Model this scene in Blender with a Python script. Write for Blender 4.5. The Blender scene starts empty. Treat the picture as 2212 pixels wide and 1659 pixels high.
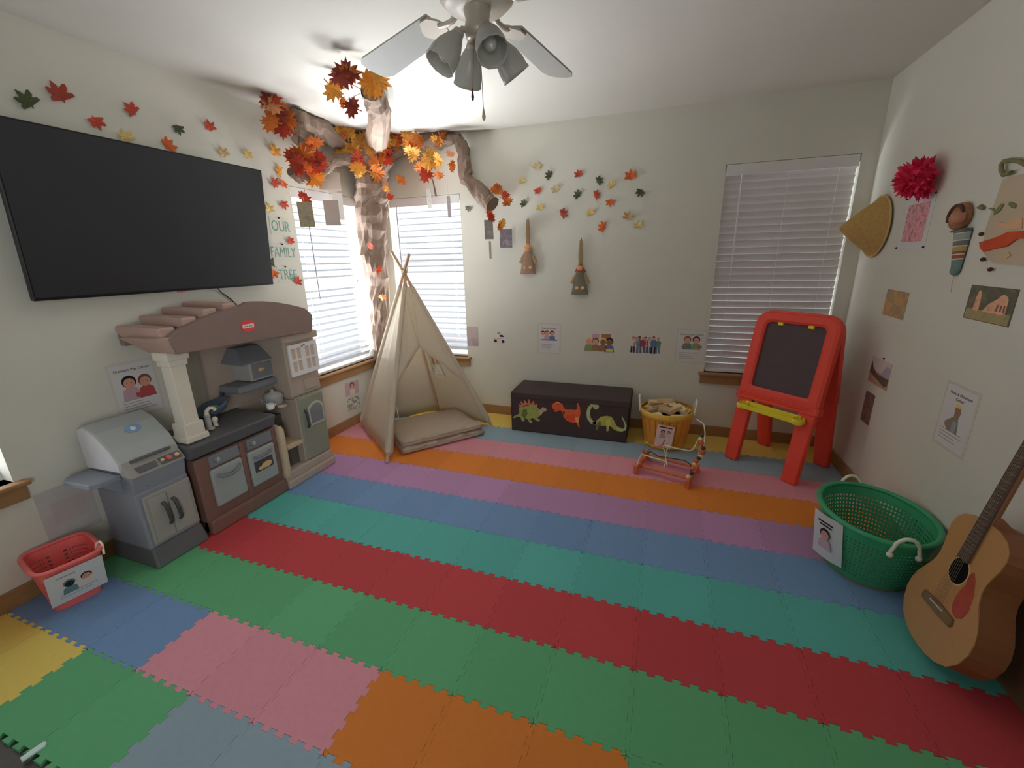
import bpy, bmesh, math, random
from mathutils import Vector, Matrix, Euler
random.seed(7)
S = bpy.context.scene
COL = S.collection
W, H = 3.830, 2.4394                      # room width and ceiling height; x = 0 left wall, y = 0 back wall, z = 0 top of the mats
V = Vector

# ---------------------------------------------------------------- camera
FPX, CX, CY = 918.149, 1106.0, 829.5
CAM = V((2.6175, -3.6099, 1.4294))
_y, _p, _r = math.radians(-19.7603), math.radians(-16.3214), math.radians(-1.274)
FWD = V((math.sin(_y)*math.cos(_p), math.cos(_y)*math.cos(_p), math.sin(_p)))
_R0 = V((math.cos(_y), -math.sin(_y), 0)); _U0 = _R0.cross(FWD)
RGT = math.cos(_r)*_R0 + math.sin(_r)*_U0; UPV = -math.sin(_r)*_R0 + math.cos(_r)*_U0
cd = bpy.data.cameras.new('camera'); cam = bpy.data.objects.new('camera', cd); COL.objects.link(cam)
cd.sensor_width = 36.0; cd.lens = 36.0*FPX/2212.0; cd.clip_start = .02
cam.matrix_world = Matrix(((RGT.x, UPV.x, -FWD.x, CAM.x), (RGT.y, UPV.y, -FWD.y, CAM.y), (RGT.z, UPV.z, -FWD.z, CAM.z), (0, 0, 0, 1)))
S.camera = cam

# ---------------------------------------------------------------- world, daylight at the windows, added rear fill, exposure
wd = bpy.data.worlds.new('world'); S.world = wd; wd.use_nodes = True
bg = wd.node_tree.nodes['Background']; bg.inputs['Color'].default_value = (.85, .93, 1, 1); bg.inputs['Strength'].default_value = .6
def daylight(name, loc, direction, sx, sy, energy, color=(.93, .97, 1.0)):
    l = bpy.data.lights.new(name, 'AREA'); l.shape = 'RECTANGLE'; l.size = sx; l.size_y = sy; l.energy = energy; l.color = color
    o = bpy.data.objects.new(name, l); COL.objects.link(o); o.location = loc
    o.rotation_euler = V(direction).to_track_quat('-Z', 'Y').to_euler(); o['kind'] = 'helper'
    return o
daylight('daylight_window', (-.40, -.35, 1.20), (1, -.12, .10), 1.9, 1.7, 58)
daylight('daylight_window', (.35, .40, 1.20), (.08, -1, .10), 1.7, 1.7, 46)
daylight('ground_bounce', (-.75, -.62, .25), (1, 0, 1.5), 1.4, 1.1, 430)
daylight('ground_bounce', (.51, .75, .25), (0, -1, 1.5), 1.4, 1.1, 265)
daylight('daylight_window', (-.42, -3.20, 1.30), (1, .12, -.05), 1.2, 1.7, 31)
daylight('added_rear_fill', (3.05, -4.80, 1.25), (-1, .88, 0), .9, 1.7, 9).data.spread = math.radians(85)  # added fill lamp behind the camera, brightens the left wall
S.view_settings.view_transform = 'Standard'; S.view_settings.look = 'None'
S.view_settings.gamma = 1.0; S.view_settings.use_curve_mapping = False
S.view_settings.exposure = 0.0
S.cycles.max_bounces = 10; S.cycles.diffuse_bounces = 6; S.cycles.transparent_max_bounces = 12
S.cycles.caustics_reflective = False; S.cycles.caustics_refractive = False
S.cycles.sample_clamp_indirect = 4.0
S.cycles.use_denoising = True

# ---------------------------------------------------------------- helpers
def lin(c): c /= 255.0; return c/12.92 if c <= .04045 else ((c+.055)/1.055)**2.4
def P(r, g, b, k=.50):                     # a colour seen in the room -> reflectance
    return tuple(min(.92, max(.004, lin(x)/k)) for x in (r, g, b))
MATS = {}
def M(name, col, rough=.6, spec=.25, metal=0., var=.08, vs=14., bump=0., bs=120., trans=0., alpha=1., glossy_tint=None, streak=None, transl=0.):
    if name in MATS: return MATS[name]
    m = bpy.data.materials.new(name); m.use_nodes = True; nt = m.node_tree; nd = nt.nodes; lk = nt.links
    b = nd['Principled BSDF']; b.inputs['Roughness'].default_value = rough; b.inputs['Specular IOR Level'].default_value = spec
    b.inputs['Metallic'].default_value = metal; b.inputs['Transmission Weight'].default_value = trans; b.inputs['Alpha'].default_value = alpha
    tc = nd.new('ShaderNodeTexCoord'); src = tc.outputs['Object']
    if streak:
        mp = nd.new('ShaderNodeMapping'); mp.inputs['Scale'].default_value = streak; lk.new(src, mp.inputs['Vector']); src = mp.outputs['Vector']
    n = nd.new('ShaderNodeTexNoise'); n.inputs['Scale'].default_value = vs; n.inputs['Detail'].default_value = 4; lk.new(src, n.inputs['Vector'])
    mx = nd.new('ShaderNodeMix'); mx.data_type = 'RGBA'
    mx.inputs[6].default_value = tuple(max(0, c*(1-var)) for c in col)+(1,); mx.inputs[7].default_value = tuple(min(1, c*(1+var)) for c in col)+(1,)
    lk.new(n.outputs['Fac'], mx.inputs[0]); lk.new(mx.outputs[2], b.inputs['Base Color'])
    if bump:
        n2 = nd.new('ShaderNodeTexNoise'); n2.inputs['Scale'].default_value = bs; n2.inputs['Detail'].default_value = 3; lk.new(src, n2.inputs['Vector'])
        bp = nd.new('ShaderNodeBump'); bp.inputs['Strength'].default_value = bump; bp.inputs['Distance'].default_value = .004
        lk.new(n2.outputs['Fac'], bp.inputs['Height']); lk.new(bp.outputs['Normal'], b.inputs['Normal'])
    if transl:
        t = nd.new('ShaderNodeBsdfTranslucent'); lk.new(mx.outputs[2], t.inputs['Color'])
        ms = nd.new('ShaderNodeMixShader'); ms.inputs[0].default_value = transl
        lk.new(b.outputs[0], ms.inputs[1]); lk.new(t.outputs[0], ms.inputs[2]); lk.new(ms.outputs[0], nd['Material Output'].inputs['Surface'])
    MATS[name] = m; return m
def photo(name, cols, scale=9., k=.42, stretch=(1, 1, 1), detail=5.):      # a printed picture: soft patches of several colours
    if name in MATS: return MATS[name]
    m = bpy.data.materials.new(name); m.use_nodes = True; nt = m.node_tree; nd = nt.nodes; lk = nt.links
    b = nd['Principled BSDF']; b.inputs['Roughness'].default_value = .45
    tc = nd.new('ShaderNodeTexCoord'); mp = nd.new('ShaderNodeMapping'); mp.inputs['Scale'].default_value = stretch; lk.new(tc.outputs['Object'], mp.inputs['Vector'])
    n = nd.new('ShaderNodeTexNoise'); n.inputs['Scale'].default_value = scale; n.inputs['Detail'].default_value = detail; n.inputs['Roughness'].default_value = .6
    lk.new(mp.outputs['Vector'], n.inputs['Vector'])
    r = nd.new('ShaderNodeValToRGB'); e = r.color_ramp.elements
    while len(e) < len(cols): e.new(.5)
    for i, c in enumerate(cols):
        e[i].position = .32+.36*i/(len(cols)-1); e[i].color = P(*c, k=k)+(1,)
    lk.new(n.outputs['Fac'], r.inputs[0]); lk.new(r.outputs[0], b.inputs['Base Color'])
    MATS[name] = m; return m

class MB:
    def __init__(s): s.v, s.f, s.m, s.s = [], [], [], []
    def add(s, vs, fs, mi=0, X=None, smooth=False):
        o = len(s.v); s.v += [(X @ V(v)) if X else V(v) for v in vs]
        for f in fs: s.f.append([o+i for i in f]); s.m.append(mi); s.s.append(smooth)
        return s
    def bm(s, b, mi=0, X=None, smooth=False):
        b.verts.ensure_lookup_table(); b.verts.index_update()
        s.add([v.co.copy() for v in b.verts], [[v.index for v in f.verts] for f in b.faces], mi, X, smooth); b.free(); return s
    def box(s, x0, x1, y0, y1, z0, z1, mi=0, X=None, bev=0., seg=2):
        b = bmesh.new(); bmesh.ops.create_cube(b, size=1)
        for v in b.verts: v.co = V(((x0+x1)/2+v.co.x*(x1-x0), (y0+y1)/2+v.co.y*(y1-y0), (z0+z1)/2+v.co.z*(z1-z0)))
        if bev: bmesh.ops.bevel(b, geom=b.edges[:], offset=min(bev, .49*min(x1-x0, y1-y0, z1-z0)), segments=seg, profile=.5, affect='EDGES')
        return s.bm(b, mi, X, False)
    def hexa(s, p, mi=0, X=None, bev=0., seg=2):   # 8 corners: bottom 4 then top 4, same turn
        b = bmesh.new(); q = [b.verts.new(V(a)) for a in p]
        for f in ((3, 2, 1, 0), (4, 5, 6, 7), (0, 1, 5, 4), (1, 2, 6, 5), (2, 3, 7, 6), (3, 0, 4, 7)): b.faces.new([q[i] for i in f])
        bmesh.ops.recalc_face_normals(b, faces=b.faces[:])
        if bev: bmesh.ops.bevel(b, geom=b.edges[:], offset=bev, segments=seg, profile=.5, affect='EDGES')
        return s.bm(b, mi, X)
    def tube(s, pts, r, n=10, mi=0, X=None, closed=False, flat=1.0, smooth=True, caps=True):
        pts = [V(p) for p in pts]; N = len(pts); rs = r if isinstance(r, (list, tuple)) else [r]*N
        vs, fs = [], []; up = None
        for i in range(N):
            t = (pts[(i+1) % N]-pts[i-1]) if closed else (pts[min(i+1, N-1)]-pts[max(i-1, 0)])
            if t.length < 1e-9: t = V((0, 0, 1))
            t.normalize()
            if up is None:
                up = V((0, 0, 1)) if abs(t.z) < .9 else V((1, 0, 0))
            a = (up - t*up.dot(t))
            if a.length < 1e-6: a = t.orthogonal()
            a.normalize(); c = t.cross(a); up = a
            for j in range(n):
                w = 2*math.pi*j/n; vs.append(pts[i]+a*math.cos(w)*rs[i]*flat+c*math.sin(w)*rs[i])
        for i in range(N if closed else N-1):
            k = (i+1) % N
            for j in range(n): fs.append([i*n+j, i*n+(j+1) % n, k*n+(j+1) % n, k*n+j])
        s.add(vs, fs, mi, X, smooth)
        if caps and not closed: s.add(vs[:n], [list(range(n))[::-1]], mi, X); s.add(vs[-n:], [list(range(n))], mi, X)
        return s
    def lathe(s, prof, n=24, mi=0, X=None, smooth=True, sx=1., sy=1., capb=True, capt=True, wob=None):
        vs, fs = [], []
        for i, (r, z) in enumerate(prof):
            for j in range(n):
                w = 2*math.pi*j/n; q = r*(1+(wob(w, z) if wob else 0)); vs.append((q*math.cos(w)*sx, q*math.sin(w)*sy, z))
        for i in range(len(prof)-1):
            for j in range(n): fs.append([i*n+j, i*n+(j+1) % n, (i+1)*n+(j+1) % n, (i+1)*n+j])
        s.add(vs, fs, mi, X, smooth)
        if capb and prof[0][0] > 1e-4: s.add(vs[:n], [list(range(n))[::-1]], mi, X)
        if capt and prof[-1][0] > 1e-4: s.add(vs[-n:], [list(range(n))], mi, X)
        return s
    def prism(s, poly, t0, t1, mi=0, X=None, bev=0.):
        n = len(poly); ar = sum(poly[i-1][0]*poly[i][1]-poly[i][0]*poly[i-1][1] for i in range(n))
        if ar < 0: poly = poly[::-1]
        b = bmesh.new(); lo = [b.verts.new((p[0], p[1], t0)) for p in poly]; hi = [b.verts.new((p[0], p[1], t1)) for p in poly]
        ft = b.faces.new(hi); b.faces.new(lo[::-1])
        for i in range(n): b.faces.new((lo[i-1], lo[i], hi[i], hi[i-1]))
        if bev: bmesh.ops.bevel(b, geom=list(ft.edges), offset=bev, segments=2, profile=.5, affect='EDGES')
        b.normal_update(); bmesh.ops.triangulate(b, faces=[f for f in b.faces if len(f.verts) > 4])
        return s.bm(b, mi, X)
    def ball(s, c, r, mi=0, X=None, sx=1, sy=1, sz=1, u=14, w=9):
        b = bmesh.new(); bmesh.ops.create_uvsphere(b, u_segments=u, v_segments=w, radius=1)
        for v in b.verts: v.co = V((c[0]+v.co.x*r*sx, c[1]+v.co.y*r*sy, c[2]+v.co.z*r*sz))
        return s.bm(b, mi, X, True)
    def disc(s, c, r, t0, t1, mi=0, X=None, n=20, sx=1, sy=1):
        return s.prism([(c[0]+r*sx*math.cos(2*math.pi*i/n), c[1]+r*sy*math.sin(2*math.pi*i/n)) for i in range(n)], t0, t1, mi, X)
ORG = {}
def props(o, label=None, cat=None, group=None, kind=None):
    for k, v in (('label', label), ('category', cat), ('group', group), ('kind', kind)):
        if v: o[k] = v
    return o
def build(mb, name, mats, parent=None, at=None, local=False, matrix=None, label=None, cat=None, group=None, kind=None):
    me = bpy.data.meshes.new(name)
    base = V(at) if at else (ORG.get(parent.name, V()) if parent else V())
    if local: base = V()
    me.from_pydata([v-base for v in mb.v], [], mb.f)
    mats = mats if isinstance(mats, (list, tuple)) else [mats]
    for m in mats: me.materials.append(m)
    for p, mi, sm in zip(me.polygons, mb.m, mb.s): p.material_index = min(mi, len(mats)-1); p.use_smooth = sm
    me.update()
    o = bpy.data.objects.new(name, me); COL.objects.link(o)
    if parent:
        o.parent = parent; ORG[o.name] = base if not local else V()
        if at and not local: o.location = base-ORG.get(parent.name, V())
    else:
        ORG[o.name] = base
        if at: o.location = base
    if matrix is not None: o.matrix_local = matrix
    return props(o, label, cat, group, kind)
def thing(name, label, cat, loc=(0, 0, 0), group=None, matrix=None):
    o = bpy.data.objects.new(name, None); COL.objects.link(o); o.empty_display_size = .05
    if matrix is not None: o.matrix_world = matrix
    else: o.location = loc
    ORG[o.name] = V(loc) if matrix is None else V()
    return props(o, label, cat, group)
def setslot(o, m):
    o.material_slots[0].link = 'OBJECT'; o.material_slots[0].material = m
def lettering(s, size, m, parent, loc=(0, 0, 0), rot=0., name='lettering', ext=.0003, sx=1., space=1.):
    c = bpy.data.curves.new('t', 'FONT'); c.body = s; c.size = size; c.align_x = 'CENTER'; c.align_y = 'CENTER'; c.extrude = ext; c.space_character = space; c.space_line = .85
    t = bpy.data.objects.new('t', c); COL.objects.link(t); dg = bpy.context.evaluated_depsgraph_get(); dg.update()
    me = bpy.data.meshes.new_from_object(t.evaluated_get(dg)); bpy.data.objects.remove(t)
    me.materials.clear(); me.materials.append(m); me.name = name
    o = bpy.data.objects.new(name, me); COL.objects.link(o); o.parent = parent; o.location = loc; o.rotation_euler.z = rot; o.scale.x = sx
    return o
def ray(u, v): return FWD+RGT*((u-CX)/FPX)-UPV*((v-CY)/FPX)
def hit(u, v, ax, val):                    # where a sight line meets a plane of the room
    d = ray(u, v); return CAM+d*((val-CAM[ax])/d[ax])
def onL(u, v, off=0.): return hit(u, v, 0, off)
def onB(u, v, off=0.): return hit(u, v, 1, -off)
def onR(u, v, off=0.): return hit(u, v, 0, W-off)
def onF(u, v, z=0.): return hit(u, v, 2, z)
def onC(u, v, z=0.): return hit(u, v, 2, H-z)
def onD(u, v, c):                          # plane across the far left corner
    d = ray(u, v); return CAM+d*((c-(CAM.x-CAM.y))/(d.x-d.y))
def wallX(wall, p, off=0., rot=0.):        # local x right, y up, z out of the wall
    p = V(p)
    if wall == 'B': X, N = V((1, 0, 0)), V((0, -1, 0)); p.y = -off
    elif wall == 'L': X, N = V((0, 1, 0)), V((1, 0, 0)); p.x = off
    else: X, N = V((0, -1, 0)), V((-1, 0, 0)); p.x = W-off
    Y = V((0, 0, 1)); c, s = math.cos(rot), math.sin(rot); A = X*c+Y*s; B = -X*s+Y*c
    return Matrix(((A.x, B.x, N.x, p.x), (A.y, B.y, N.y, p.y), (A.z, B.z, N.z, p.z), (0, 0, 0, 1)))
def T(x, y, z): return Matrix.Translation((x, y, z))
def RX(a): return Matrix.Rotation(a, 4, 'X')
def RY(a): return Matrix.Rotation(a, 4, 'Y')
def RZ(a): return Matrix.Rotation(a, 4, 'Z')
ORD = ['first', 'second', 'third', 'fourth', 'fifth', 'sixth', 'seventh', 'eighth', 'ninth', 'tenth', 'eleventh', 'twelfth', 'thirteenth', 'fourteenth']

# ---------------------------------------------------------------- room shell
m_wall = M('cream_wall_paint', (.735, .725, .64), .75, .15, var=.03, vs=3, bump=.12, bs=160)
m_ceil = M('ceiling_paint', (.67, .645, .59), .85, .1, var=.02, vs=3, bump=.1, bs=120)
m_floor = M('grey_brown_laminate', (.09, .08, .07), .5, .3, var=.3, vs=5, streak=(14, 1, 1))
m_wood = M('honey_stained_pine', (.37, .205, .088), .45, .3, var=.22, vs=5, streak=(3, 3, 22))
m_white = M('white_plastic', (.80, .80, .80), .4, .35, var=.03)
m_frame = M('white_window_frame', (.75, .75, .74), .5, .3, var=.03, transl=.45)
RB = -4.5                                   # rear wall
def slab(name, x0, x1, y0, y1, z0, z1, m): return build(MB().box(x0, x1, y0, y1, z0, z1), name, m, kind='structure')
slab('floor', -.14, W+.14, RB-.14, .14, -.14, -.012, m_floor)
slab('ceiling', -.14, W+.14, RB-.14, .14, H, H+.12, m_ceil)
def wall(name, holes, lo, hi, put):
    us = sorted({lo, hi} | {h[0] for h in holes} | {h[1] for h in holes}); zs = sorted({-.13, H} | {h[2] for h in holes} | {h[3] for h in holes})
    mb = MB()
    for a, b in zip(us, us[1:]):
        for c, d in zip(zs, zs[1:]):
            if not any(h[0] < (a+b)/2 < h[1] and h[2] < (c+d)/2 < h[3] for h in holes): put(mb, a, b, c, d)
    build(mb, name, m_wall, kind='structure')
W1 = (-.985, -.258, .545, 1.975); W2 = (.148, .878, .545, 1.985); W3 = (-3.52, -2.775, .545, 1.975); W4 = (2.953, 3.742, .535, 2.036)
wall('wall_left', [W3, W1], RB, .13, lambda mb, a, b, c, d: mb.box(-.13, 0, a, b, c, d))
wall('wall_back', [W2, W4], 0, W, lambda mb, a, b, c, d: mb.box(a, b, 0, .13, c, d))
wall('wall_right', [], RB, .13, lambda mb, a, b, c, d: mb.box(W, W+.13, a, b, c, d))
W5 = (2.5, 3.4, -.13, 2.04)  # added unseen doorway opening that lets the rear fill lamp in
wall('wall_rear', [W5], 0, W, lambda mb, a, b, c, d: mb.box(a, b, RB-.13, RB, c, d))
for nm, bx in (('baseboard_left', (0, .013, RB+.02, -.0005)), ('baseboard_back', (.0135, W-.0135, -.013, 0)), ('baseboard_right', (W-.013, W, RB+.02, -.0005))):
    build(MB().box(bx[0], bx[1], bx[2], bx[3], -.0115, .082, bev=.003), nm, m_wood, kind='structure')
mb = MB()
for q in ((2.43, 2.5, -.011, 2.04), (3.4, 3.47, -.011, 2.04), (2.43, 3.47, 2.0405, 2.11)): mb.box(q[0], q[1], RB, RB+.018, q[2], q[3], bev=.003)
build(mb, 'trim_1', m_wood, kind='structure')  # trim around the added, unseen doorway
# windows: frame and sash; the pane is thin clear glass
def pane_mat():
    m = bpy.data.materials.new('window_glass'); m.use_nodes = True; nd = m.node_tree.nodes; lk = m.node_tree.links; nd.clear()
    o = nd.new('ShaderNodeOutputMaterial'); t = nd.new('ShaderNodeBsdfTransparent'); g = nd.new('ShaderNodeBsdfGlossy'); g.inputs['Roughness'].default_value = .02
    x = nd.new('ShaderNodeMixShader'); x.inputs[0].default_value = .05
    lk.new(t.outputs[0], x.inputs[1]); lk.new(g.outputs[0], x.inputs[2]); lk.new(x.outputs[0], o.inputs[0]); return m
m_pane = pane_mat()
def fmap(wl):                               # (along, out, up) -> world; out is towards the outside
    return (lambda a, o, z: V((a, o, z))) if wl == 'B' else (lambda a, o, z: V((-o, a, z)))
def fbox(mb, wl, a0, a1, o0, o1, z0, z1, mi=0, bev=0.):
    if wl == 'B': mb.box(a0, a1, o0, o1, z0, z1, mi, bev=bev)
    else: mb.box(-o1, -o0, a0, a1, z0, z1, mi, bev=bev)
def window(n, wl, w, sill_m):
    a0, a1, z0, z1 = w; mb = MB()
    for q in ((a0, a0+.012, z0+.045, z1-.04), (a1-.012, a1, z0+.045, z1-.04), (a0, a1, z0, z0+.045), (a0, a1, z1-.04, z1), (a0, a1, (z0+z1)/2-.02, (z0+z1)/2+.02)):
        fbox(mb, wl, q[0], q[1], .085, .12, q[2], q[3], bev=.004)
    o = build(mb, 'window_%d' % n, m_frame, kind='structure')
    g = MB(); fbox(g, wl, a0+.008, a1-.008, .1, .104, z0+.04, z1-.035); build(g, 'pane', m_pane, o)
    s = MB(); fbox(s, wl, a0-.04 if n != 1 else a0-.03, a1+.04, -.045, .084, z0-.022, z0, bev=.008); fbox(s, wl, a0-.025, a1+.025, -.022, 0, z0-.09, z0-.0222, bev=.004)
    build(s, 'sill', sill_m, o)
window(1, 'L', W1, m_wood); window(2, 'B', W2, m_wood); window(3, 'L', W3, m_wood); window(4, 'B', W4, m_wood)

# ---------------------------------------------------------------- venetian blinds
m_slat = M('white_blind_slat', (.62, .62, .65), .45, .3, var=.02, transl=.015)
m_slat2 = M('white_blind_slat_backed', (.72, .68, .67), .5, .25, var=.03)
m_rail = M('white_blind_rail', (.78, .77, .77), .45, .3, var=.02)
m_cord = M('white_blind_cord', (.88, .88, .87), .7, .1, transl=.5)
m_wand = M('smoky_blind_wand', (.25, .25, .26), .3, .4)
def blind(wl, w, label, tilt, step, wand_a, wand_len, slat_m, raise_to=None, wm=None, cover=False):
    a0, a1, z0, z1 = w; a0 += .006; a1 -= .006; f = fmap(wl); mid = (a0+a1)/2; oc = .034
    t = thing('venetian_blind', label, 'blind', tuple(f(mid, oc, z0)))
    mb = MB(); fbox(mb, wl, a0, a1, .01, .06, z1-.05, z1-.002); fbox(mb, wl, a0-.001, a1+.001, .001, .009, z1-.075, z1-.002, bev=.003); build(mb, 'headrail', m_rail, t)
    zb = raise_to if raise_to else z0+.003
    mb = MB(); fbox(mb, wl, a0, a1, oc-.024, oc+.024, zb, zb+.02, bev=.004); build(mb, 'bottom_rail', m_rail, t)
    mb = MB(); z = z1-.095; hw = .025
    def slat(z, tl):
        vs = []
        for k in range(5):
            s = -1+.5*k; u = s*hw; c = .0028*(1-s*s)
            oo = oc+u*math.cos(tl)+c*math.sin(tl); zz = z-u*math.sin(tl)+c*math.cos(tl)
            vs += [f(a0, oo, zz), f(a1, oo, zz)]
        mb.add(vs, [[2*k, 2*k+1, 2*k+3, 2*k+2] for k in range(4)], 0, None, True)
    if raise_to:
        z = zb+.026
        for k in range(26): slat(z, 0); z += .0036
        while z < z1-.09: slat(z, tilt); z += step
    else:
        while z > zb+.03: slat(z, tilt+random.uniform(-.02, .02)); z -= step
    build(mb, 'slats', slat_m, t)
    mb = MB()
    for fr in ((.14, .86) if a1-a0 < .75 else (.13, .5, .87)):
        a = a0+(a1-a0)*fr
        for oo in (oc-.0235, oc+.0235): mb.tube([f(a, oo, zb+.01), f(a, oo, z1-.05)], .0009, 5)
    build(mb, 'ladder_cord', m_cord, t)
    if wand_a is not None:
        mb = MB(); mb.tube([f(wand_a, -.002, z1-.07), f(wand_a, -.008, z1-.1), f(wand_a+.004, -.010, z1-.1-wand_len)], .0042, 6); build(mb, 'wand', wm or m_wand, t)
    return t
blind('L', W1, 'bright white venetian blind in the left wall beside the paper tree trunk', math.radians(52), .053, -.86, .72, m_slat)
blind('B', W2, 'bright white venetian blind in the back wall behind the canvas tent', math.radians(52), .053, .235, .62, m_slat)
blind('B', W4, 'closed pale grey venetian blind behind the red easel', math.radians(72), .0485, 3.06, .62, m_slat2, wm=m_white)
blind('L', W3, 'half raised venetian blind in the left wall at the left edge of the photo', math.radians(30), .053, None, 0, m_slat, raise_to=.80)
# ---------------------------------------------------------------- foam puzzle mats
KF = .40
FOAM = {'yellow': (165, 140, 72), 'grey blue': (104, 120, 130), 'pink': (154, 104, 114), 'orange': (156, 92, 40), 'purple': (130, 98, 128), 'blue': (82, 106, 136),
        'teal': (66, 128, 122), 'red': (138, 50, 54), 'green': (70, 124, 88)}
def foam(c, i): 
    q = [.97, 1.02, 1.0, 1.05, .985][i % 5]
    return M('%s_foam_%d' % (c.replace(' ', '_'), i % 5), tuple(min(.9, x*q) for x in P(*FOAM[c], k=KF)), .75, .15, var=.05, vs=40, bump=.25, bs=420)
XS = [.0145]+[.29*c for c in range(1, 13)]+[W-.0145]
YS = [-.0145]+[-.04-.29*k for k in range(1, 12)]
def tooth_line(n=5, a=.0083, d=.014):
    out = [(0, 0)]
    for i in range(n):
        t = i/n
        out += [(t+.05+d, -a), (t+.05-d, a), (t+.15+d, a), (t+.15-d, -a)]
    return out+[(1, 0)]
TL = tooth_line(); FL = [(0, 0), (1, 0)]
tile_mesh = {}
def tile(row, col, color, label, group):
    x0, x1, y1, y0 = XS[col], XS[col+1], YS[row], YS[row+1]
    key = (col == 0, col == 12, row == 0); cx, cy = (x0+x1)/2, (y0+y1)/2
    if key not in tile_mesh:
        hx, hy = (x1-x0)/2, (y1-y0)/2; g = .0009; pts = []
        bot, top = TL, (FL if row == 0 else TL); lf, rt = (FL if col == 0 else TL), (FL if col == 12 else TL)
        pts += [(-hx+t*2*hx, -hy+s) for t, s in bot][:-1]
        pts += [(hx+s, -hy+t*2*hy) for t, s in rt][:-1]
        pts += [(-hx+t*2*hx, hy+s) for t, s in top[::-1]][:-1]
        pts += [(-hx+s, -hy+t*2*hy) for t, s in lf[::-1]][:-1]
        pts = [(p[0]*(1-g/hx), p[1]*(1-g/hy)) for p in pts]
        mb = MB().prism(pts, -.0118, 0, bev=.0014)
        o = build(mb, 'foam_puzzle_tile', foam(color, 0), local=True); tile_mesh[key] = o.data
    else:
        o = bpy.data.objects.new('foam_puzzle_tile', tile_mesh[key]); COL.objects.link(o)
    setslot(o, foam(color, row*3+col*7+(col*col) % 3)); o.location = (cx, cy, 0)
    props(o, label, 'floor tile', group); return o
STR = ['yellow', 'grey blue', 'pink', 'orange', 'purple', 'blue', 'teal', 'red', 'green']
for r, c in enumerate(STR):
    skip = {5: (0,), 6: (0,), 7: (0,)}.get(r, ())
    for k in range(13):
        if k in skip: continue
        tile(r, k, c, '%s foam puzzle tile, %s from the left wall in the %s stripe' % (c, ORD[k], c), '%s foam tiles' % c)
for k, c in enumerate(['blue']*3+['pink']*3+['orange']*3+['green']*2):
    tile(9, k, c, '%s foam puzzle tile, %s from the left wall in the mixed row' % (c, ORD[k]), '%s tiles of the mixed row' % c)
for k, c in enumerate(['yellow']*2+['green']*2+['grey blue']*3):
    tile(10, k, c, '%s foam puzzle tile, %s from the left wall in the nearest row' % (c, ORD[k]), '%s tiles of the nearest row' % c)
mb = MB(); mb.prism([(-.034, -.010), (.030, -.011), (.037, -.004), (.037, .005), (.030, .011), (-.034, .010)], 0, .006, bev=.002)  # small pale mint bar, slightly raised
o = build(mb, 'mint_strip', M('pale_mint', P(150, 190, 172, .42), .4, .3), local=True, label='pale mint strip lying on the green tile at the lower left corner', cat='strip')
o.matrix_world = T(.882, -3.224, .0005) @ RZ(math.radians(81)) @ Matrix.Diagonal((.78, 1, 1, 1))

# ---------------------------------------------------------------- television
m_bez = M('black_bezel', (.012, .012, .013), .35, .4)
m_scr = M('tv_screen', (.040, .043, .048), .28, .35, var=.02)
tv = Matrix(((0, .0, 1, .095), (1, 0, 0, -1.938), (0, 1, 0, 1.655), (0, 0, 0, 1))) @ RX(math.radians(5.2))
t = thing('television', 'large black flat screen television on the left wall above the play kitchen', 'television', matrix=tv)
w2, h2 = .612, .356
mb = MB(); mb.box(-w2, w2, -h2, h2, -.018, .008, bev=.004); mb.box(-w2*.78, w2*.78, -h2*.8, h2*.45, -.048, -.018, bev=.01); build(mb, 'housing', m_bez, t, local=True)
mb = MB(); mb.box(-w2+.008, w2-.008, -h2+.014, h2-.008, .008, .0095); build(mb, 'screen', m_scr, t, local=True)
mb = MB(); mb.box(-.02, .02, -h2-.006, -h2+.002, -.004, .009, bev=.002); build(mb, 'indicator_light', M('red_indicator', P(170, 70, 60), .4), t, local=True)
mb = MB(); mb.box(-.2, .2, -.12, .12, -.062, -.048); mb.box(-.03, .03, -.3, .1, -.062, -.05); build(mb, 'wall_bracket', m_bez, t, local=True)
cb = MB(); p0, p1, p2, p3 = onL(470, 622, .03), onL(478, 632, .006), onL(497, 645, .006), onL(520, 668, .006)
inv = tv.inverted(); cb.tube([inv @ p for p in (p0, p1, p2, p3, onL(530, 700, .006))], .0035, 6); build(cb, 'power_cord', m_bez, t, local=True)

# ---------------------------------------------------------------- paper leaves on the walls
HALF = [(0, 1.0), (.10, .70), (.27, .80), (.24, .50), (.66, .66), (.54, .42), (.88, .30), (.62, .14), (.74, -.12), (.42, -.06), (.30, -.34), (.05, -.20), (.035, -.55)]
LEAF = HALF+[(-x, y) for x, y in HALF[::-1] if x > 0]
FAT = [(0, 1.0), (.20, .62), (.22, .46), (.55, .66), (.70, .62), (.66, .30), (.48, .16), (.78, .02), (.80, -.18), (.50, -.22), (.20, -.26), (.04, -.30), (.03, -.45)]
FATL = FAT+[(-x, y) for x, y in FAT[::-1] if x > 0]
def leafmat(c, k=.62): 
    d = {'green': (70, 76, 52), 'grey green': (92, 98, 82), 'red': (160, 66, 52), 'dark red': (138, 62, 52), 'orange': (180, 90, 48), 'yellow': (186, 164, 104), 'pale yellow': (172, 156, 118), 'tan': (165, 138, 100), 'amber': (190, 135, 62)}[c]
    return M('paper_leaf_'+c.replace(' ', '_'), P(*d, k=k), .7, .15, var=.22, vs=30)
leaf_proto = {}
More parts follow.
